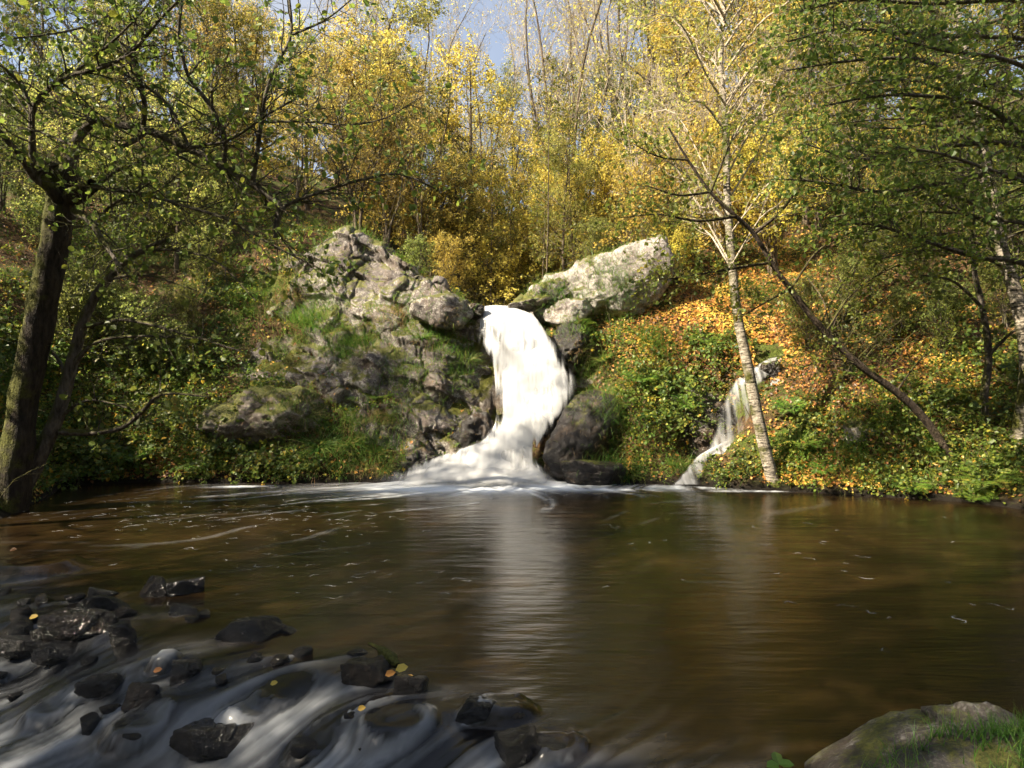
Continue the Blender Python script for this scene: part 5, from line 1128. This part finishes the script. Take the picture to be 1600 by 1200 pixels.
for i, (px, py, Y, lab, sc) in enumerate(TUFT):
    q, n = ground_at(px, py, Y); o = obj("grass_tuft", tm[i % 3], M['grass'], None, tuple(q)); o.scale = (sc, sc, sc)
    o.rotation_euler = Vector(n * .5 + np.array([0, -.1, .7])).to_track_quat('Z', 'Y').to_euler(); tag(o, lab, "grass tuft", "grass tufts on the rocks")
def fern_proto(seed, nf=9, L=.6):
    r = np.random.default_rng(seed); gs_ = Geo(); gl_ = Geo()
    for k in range(nf):
        a = 2 * np.pi * (k + r.random() * .6) / nf; d = np.array([math.cos(a) * .75, math.sin(a) * .75, .9]); q = np.zeros(3); pts = [q]
        for s in range(9): d = unit(d + np.array([0, 0, -.13])); q = q + d * L * (.8 + .1 * r.random()) / 9; pts.append(q)
        Q = resample(np.array(pts), 24); tubes(gs_, Q[None], np.linspace(.004, .001, 24)[None], 3)
        tan = unit(np.gradient(Q, axis=0)); sd = unit(np.cross(tan, np.array([0, 0, 1.0]))); up = np.cross(sd, tan)
        w = L * .30 * np.sin(np.linspace(.55, 3.05, 24)) ** .8
        for sg in (-1, 1):
            leaf_cards(gl_, Q[2:], unit(sd[2:] * sg + tan[2:] * .35 + r.normal(size=(22, 3)) * .06), up[2:], w[2:], 'thin', r.random(22) * .5 + .5 * r.random())
    return gs_.mesh("stalks"), gl_.mesh("fronds", smooth=False)
fp = [fern_proto(1), fern_proto(2, 7, .55), fern_proto(3, 11, .65)]
FERN = [(1255, 690, 13.2, "pale yellow-green fern right of the birch foot", 1.15), (1285, 735, 12.8, "small fern low on the right bank near the water", .7), (1545, 765, 11.7, "dark green fern hanging over the water at the right edge", 1.2), (1520, 775, 11.5, "small fern at the waterline below the leaning tree foot", .8), (1065, 628, 15.0, "bright green fern in the ivy above the right undercut", 1.0), (890, 500, 16.8, "fern in the shade under the pale crag", .9), (910, 510, 16.6, "second fern under the pale crag, nearer the grass", .8),
        (560, 620, 15.6, "fern on the mossy ledge of the left outcrop, left one", .9), (600, 630, 15.4, "fern on the mossy ledge of the left outcrop, right one", .9), (530, 600, 15.9, "small fern at the left end of the mossy ledge", .8), (665, 415, 19, "fern on top of the left outcrop at its right shoulder", .9), (640, 400, 19.5, "fern on top of the left outcrop behind the lichen face", .9), (1360, 650, 13.4, "fern growing on top of the mossy boulder in the right bank", .8), (1450, 700, 12.5, "fern among the dark leaves under the leaning trunk", .9), (1000, 600, 15.4, "fern above the wet slab on the right bank", .9), (1230, 640, 14, "fern just right of the side cascade's middle", .9), (1340, 600, 14.2, "fern below the brush pile on the right bank", 1.0), (1420, 760, 12.0, "fern at the waterline between boulder and leaning trunk", .8), (1100, 530, 16, "fern at the lower edge of the orange leaf slope", 1.0), (300, 720, 13.9, "fern at the left waterline under the brambles", 1.0), (200, 700, 13.9, "fern on the left bank near the sapling's low branch", 1.0)]
for i, (px, py, Y, lab, sc) in enumerate(FERN):
    q, n = ground_at(px, py, Y); e = empty("fern", tuple(q), lab, "fern", "ferns on the banks"); e.scale = (sc, sc, sc); e.rotation_euler = Vector(n * .4 + np.array([0, -.15, .7])).to_track_quat('Z', 'Y').to_euler()
    obj("stalks", fp[i % 3][0], M['bark_twig'], e); obj("fronds", fp[i % 3][1], M['fern'], e)
# hanging dead fern above the left waterline
q, n = ground_at(400, 705, 14.1); e = empty("dead_fern", tuple(q + np.array([0, -.15, 0])), "rust-brown dead fern hanging to the water below the mossy boulder", "fern"); r = np.random.default_rng(3); g = Geo(); gl_ = Geo()
for k in range(9):
    x = r.normal() * .12; pts = np.array([(x, 0, .1), (x * 1.3, -.12, .12), (x * 1.6, -.2, -.05), (x * 1.7 + r.normal() * .03, -.22, -.25 - .25 * r.random())]); Q = resample(pts, 14); tubes(g, Q[None], np.full((1, 14), .003), 3)
    for sg in (-1, 1): leaf_cards(gl_, Q[4:], unit(np.array([sg, 0, -.6]) + r.normal(size=(10, 3)) * .2), np.tile([0, -1.0, 0], (10, 1)), np.full(10, .06), 'thin', r.random(10))
obj("stalks", g.mesh("stalks"), M['bark_twig'], e); obj("fronds", gl_.mesh("fronds", smooth=False), M['dead'], e)

def bramble_proto(seed, n=26, H=.75, per=5):
    r = np.random.default_rng(seed); a = r.random(n) * 6.28; d = unit(np.stack([np.cos(a) * .8, np.sin(a) * .8, .7 + .5 * r.random(n)], 1)); q = np.stack([r.normal(size=n) * .15, r.normal(size=n) * .15, np.full(n, -.05)], 1); S = [q]
    for k in range(8): d = unit(d + r.normal(size=(n, 3)) * .14 + np.array([0, 0, -.16])); q = q + d * (H * (.7 + .6 * r.random((n, 1))) / 6); S.append(q)
    S = np.stack(S, 1); g = Geo(); gl_ = Geo(); tubes(g, S, np.linspace(.005, .002, 9)[None] * np.ones((n, 1)), 4)
    B, b_ = grow(S, np.full((n, 9), .004), r, 7, .15, 1, 60, .16, 3, .2, .05, .6); tubes(g, B, np.maximum(b_, .0015), 3)
    leaves(gl_, B, r, per, .075, .3, .03, .1, 'hex', (0, 1), .6); return g.mesh("stems"), gl_.mesh("foliage", smooth=False)
bp = [bramble_proto(1), bramble_proto(2, 30, .9), bramble_proto(3, 22, .6)]
BR = [(330, 690, 14.2, "dark bramble over the left waterline beside the mossy boulder", 1.1), (420, 700, 14.1, "bramble with yellow leaves right below the mossy boulder", 1.0), (470, 725, 14.0, "bramble at the waterline left of the grassy bank", .8), (270, 650, 14.8, "bramble thicket in the middle of the shaded left bank", 1.2), (180, 680, 14, "bramble thicket on the left bank right of the sapling", 1.2), (230, 560, 16, "bramble thicket higher on the left bank", 1.3), (120, 720, 13.3, "bramble by the water right of the old mossy tree", 1.0), (330, 560, 16, "bramble left of the grey side face of the left outcrop", 1.1), (350, 470, 17.5, "bramble high on the left bank near the outcrop top", 1.2), (60, 560, 14.5, "bramble behind the old mossy tree trunk", 1.3), (140, 470, 17, "bramble far up the left bank behind the sapling", 1.4), (420, 600, 15.4, "bramble on top of the mossy boulder", .9),
      (1030, 600, 15.2, "sunlit green bramble mound above the right undercut, left one", 1.0), (1080, 585, 15.5, "sunlit green bramble mound above the right undercut, nearest the birch", 1.1), (1010, 650, 14.8, "bramble hanging over the right undercut", .9), (1120, 550, 16, "sunlit bramble uphill of the side cascade", .9), (1070, 650, 14.9, "bramble overhanging the dark hollow left of the side cascade", .9), (1170, 720, 13.3, "bramble with red leaves between side cascade and birch foot", .7), (1130, 735, 13.3, "low bramble at the water right of the side cascade foot", .6), (1300, 660, 13.6, "bramble left of the mossy boulder on the right bank", .9), (1430, 640, 13.4, "dark bramble behind the leaning trunk", 1.1), (1470, 720, 12.3, "bramble at the foot of the leaning trunk", .9), (1400, 740, 12.2, "low bramble by the water below the leaning trunk", .7), (1530, 640, 12.9, "large-leaved bramble left of the right-edge birch", 1.2), (1560, 720, 11.8, "bramble at the foot of the right-edge birch", .9), (1330, 520, 15.6, "bramble above the brush pile on the right bank", 1.1), (1450, 500, 15.5, "bramble beside the dark hollow high on the right bank", 1.2), (1570, 560, 13.5, "bramble uphill of the right-edge birch", 1.2), (960, 530, 16.5, "bramble below the pale crag's right end", .8), (600, 640, 15.2, "low bramble among the ferns of the left outcrop", .7)]
for i, (px, py, Y, lab, sc) in enumerate(BR):
    q, n = ground_at(px, py, Y); e = empty("bramble_bush", tuple(q), lab, "bush", "brambles on the banks"); e.scale = (sc, sc, sc * .85); e.rotation_euler = (Vector(n * .5 + np.array([0, -.1, .6])).to_track_quat('Z', 'Y').to_euler())
    obj("stems", bp[i % 3][0], M['bark_twig'], e); c = obj("foliage", bp[i % 3][1], M['cover'], e); c["kind"] = "stuff"
# brush pile of pale fallen branches on the right bank
e_loc = ground_at(1290, 560, 14.6)[0]; e = empty("brush_pile", tuple(e_loc), "pale tangled brush of fallen branches sprawling down the right bank", "brushwood"); r = np.random.default_rng(12)
for k in range(26):
    a = P(1350 + r.normal() * 55, 500 + r.normal() * 40, 14.7); b = P(1210 + r.random() * 110, 560 + r.random() * 110, 13.9); m_ = (a + b) / 2 + np.array([0, -.2, .25 + .2 * r.random()])
    Q = resample(np.array([a, m_, b]), 10)[None]; g = Geo(); Rr = (np.linspace(.016, .004, 10) * (.6 + .6 * r.random()))[None]; tubes(g, Q, Rr, 5, .1, k)
    c, d_ = grow(Q, Rr, r, 6, .2, 1, 35, .7, 5, .15, -.02, .5); tubes(g, c, np.maximum(d_, .002), 3); c, d_ = grow(c, d_, r, 3, .2, 1, 40, .3, 4, .2, 0, .6); tubes(g, c, np.maximum(d_, .0016), 3)
    obj("branch", g.mesh("branch", off=e_loc), M['bark_grey'], e)

# ------------------------------------------------------------------ near bank: boulder, grass, sprig
nb = P(1468, 1185, 3.05)
V, Fc = rock_verts(nb, (.52, .38, .15), seed=88, sub=5, rot=(-6, -11, 6), planes=10, p=16, rough=.05, blocks=.03); V2, Fc2 = rock_verts(nb + np.array([.24, .08, .105]), (.2, .2, .10), seed=89, sub=4, planes=8)
e = empty("bank_boulder", tuple(nb), "grey lichen-flecked boulder at the lower right corner with grass before it", "boulder")
obj("stone", mesh_from("stone", V, [Fc]), M['rock_near'], e); obj("knob", mesh_from("knob", V2, [Fc2]), M['rock_near'], e, (.24, .08, .105))
r = np.random.default_rng(44); K = 1500; g = Geo()
vi = np.concatenate([V + nb, V2 + nb + np.array([.24, .08, .105])]); fr_ = vi[(vi[:, 1] < nb[1] - .08) & (vi[:, 2] > nb[2] - .05)]; cl = fbm(fr_ * 6, 2, 3)
wt = np.clip(.15 + 1.2 * (fr_[:, 0] - nb[0] + .1) + cl, 0.02, 1.6); pk = fr_[r.choice(len(fr_), 1500, p=wt / wt.sum())]; ped = np.stack([nb[0] - .5 + 1.6 * r.random(500), 2.55 + .25 * r.random(500), np.zeros(500)], 1); ped[:, 2] = height(ped[:, 0], ped[:, 1]) - .01
p = np.concatenate([pk, ped]); n_ = len(p); blades(g, p, unit(r.normal(size=(n_, 3)) * .3 + np.array([0, 0, 1.0])), .06 + .09 * r.random(n_), np.full(n_, .0022), r, .7, (0, .7))
o = obj("bank_grass", g.mesh("bank_grass", smooth=False), M['grass']); tag(o, "short green grass in front of the lower right boulder", "grass", kind="stuff")
q = P(1215, 1192, 2.85); e = empty("leaf_sprig", tuple(q - np.array([0, 0, .12])), "small sprig of three green leaves left of the lower right boulder", "plant"); g = Geo(); tubes(g, np.array([[(0, 0, -.05), (0, 0, .05), (.004, 0, .115)]]), np.full((1, 3), .003), 5)
obj("stem", g.mesh("stem"), M['bark_twig'], e)
for d in ((1, -.3, .15), (-1, -.4, .05), (.1, .9, .4)):
    g = Geo(); leaf_cards(g, np.array([(0.004, 0, .115)]), unit(np.array([d])), np.array([(0, -.3, 1.0)]), np.array([.062]), 'hex', np.array([.5])); obj("leaf", g.mesh("leaf", smooth=False), M['fern'], e)

# ------------------------------------------------------------------ caught twigs and fallen leaves on the stones
def stone_top(px, py, lift=.0):
    Y = onwater(px, py + 18)[1]; return P(px, py, Y)
a = stone_top(577, 1006); b = stone_top(600, 1020); c = stone_top(622, 1040); k = np.linspace(0, 1, 1)
g = Geo(); Q = resample(np.array([a, (a + b) / 2 + np.array([0, 0, .01]), b, c]), 16)[None]; tubes(g, Q, np.interp(np.arange(16), [0, 7, 10, 13, 15], [.012, .016, .04, .045, .02])[None], 8, .4, 3)
o = obj("driftwood", g.mesh("driftwood", off=b), M['bark_lean'], None, tuple(b)); tag(o, "dark rotten twig stuck on the angular stone in the rapids", "driftwood")
for px, py, s, col, lab in [(628, 1050, .085, .99, "yellow fallen leaf on the angular stone in the rapids"), (610, 1058, .07, .55, "orange-brown fallen leaf beside the yellow one on the angular stone"), (641, 1062, .045, .8, "small pale leaf at the right of the yellow one"), (52, 968, .07, .9, "pale tan leaf on the small stone near the left edge"), (246, 1052, .06, .3, "red-brown leaf on the stone with pouring white water"), (565, 1112, .05, .85, "orange leaf by the glassy curtain at the bottom"), (428, 1072, .05, .99, "yellow leaf floating above the combing rivulets"), (20, 862, .07, .3, "brown leaf on the broad washed boulder at the left")]:
    q = stone_top(px, py); g = Geo(); leaf_cards(g, np.array([[0, 0, .012]]) - np.array([[s / 2, 0, 0]]), unit(np.array([[1, .2, .25]])), np.array([[0, -.55, .8]]), np.array([s]), 'hex', np.array([col]))
    hit = None; o = obj("fallen_leaf", g.mesh("fallen_leaf", smooth=False), M['litter'], None, tuple(q)); tag(o, lab, "leaf", "leaves caught on the stones")
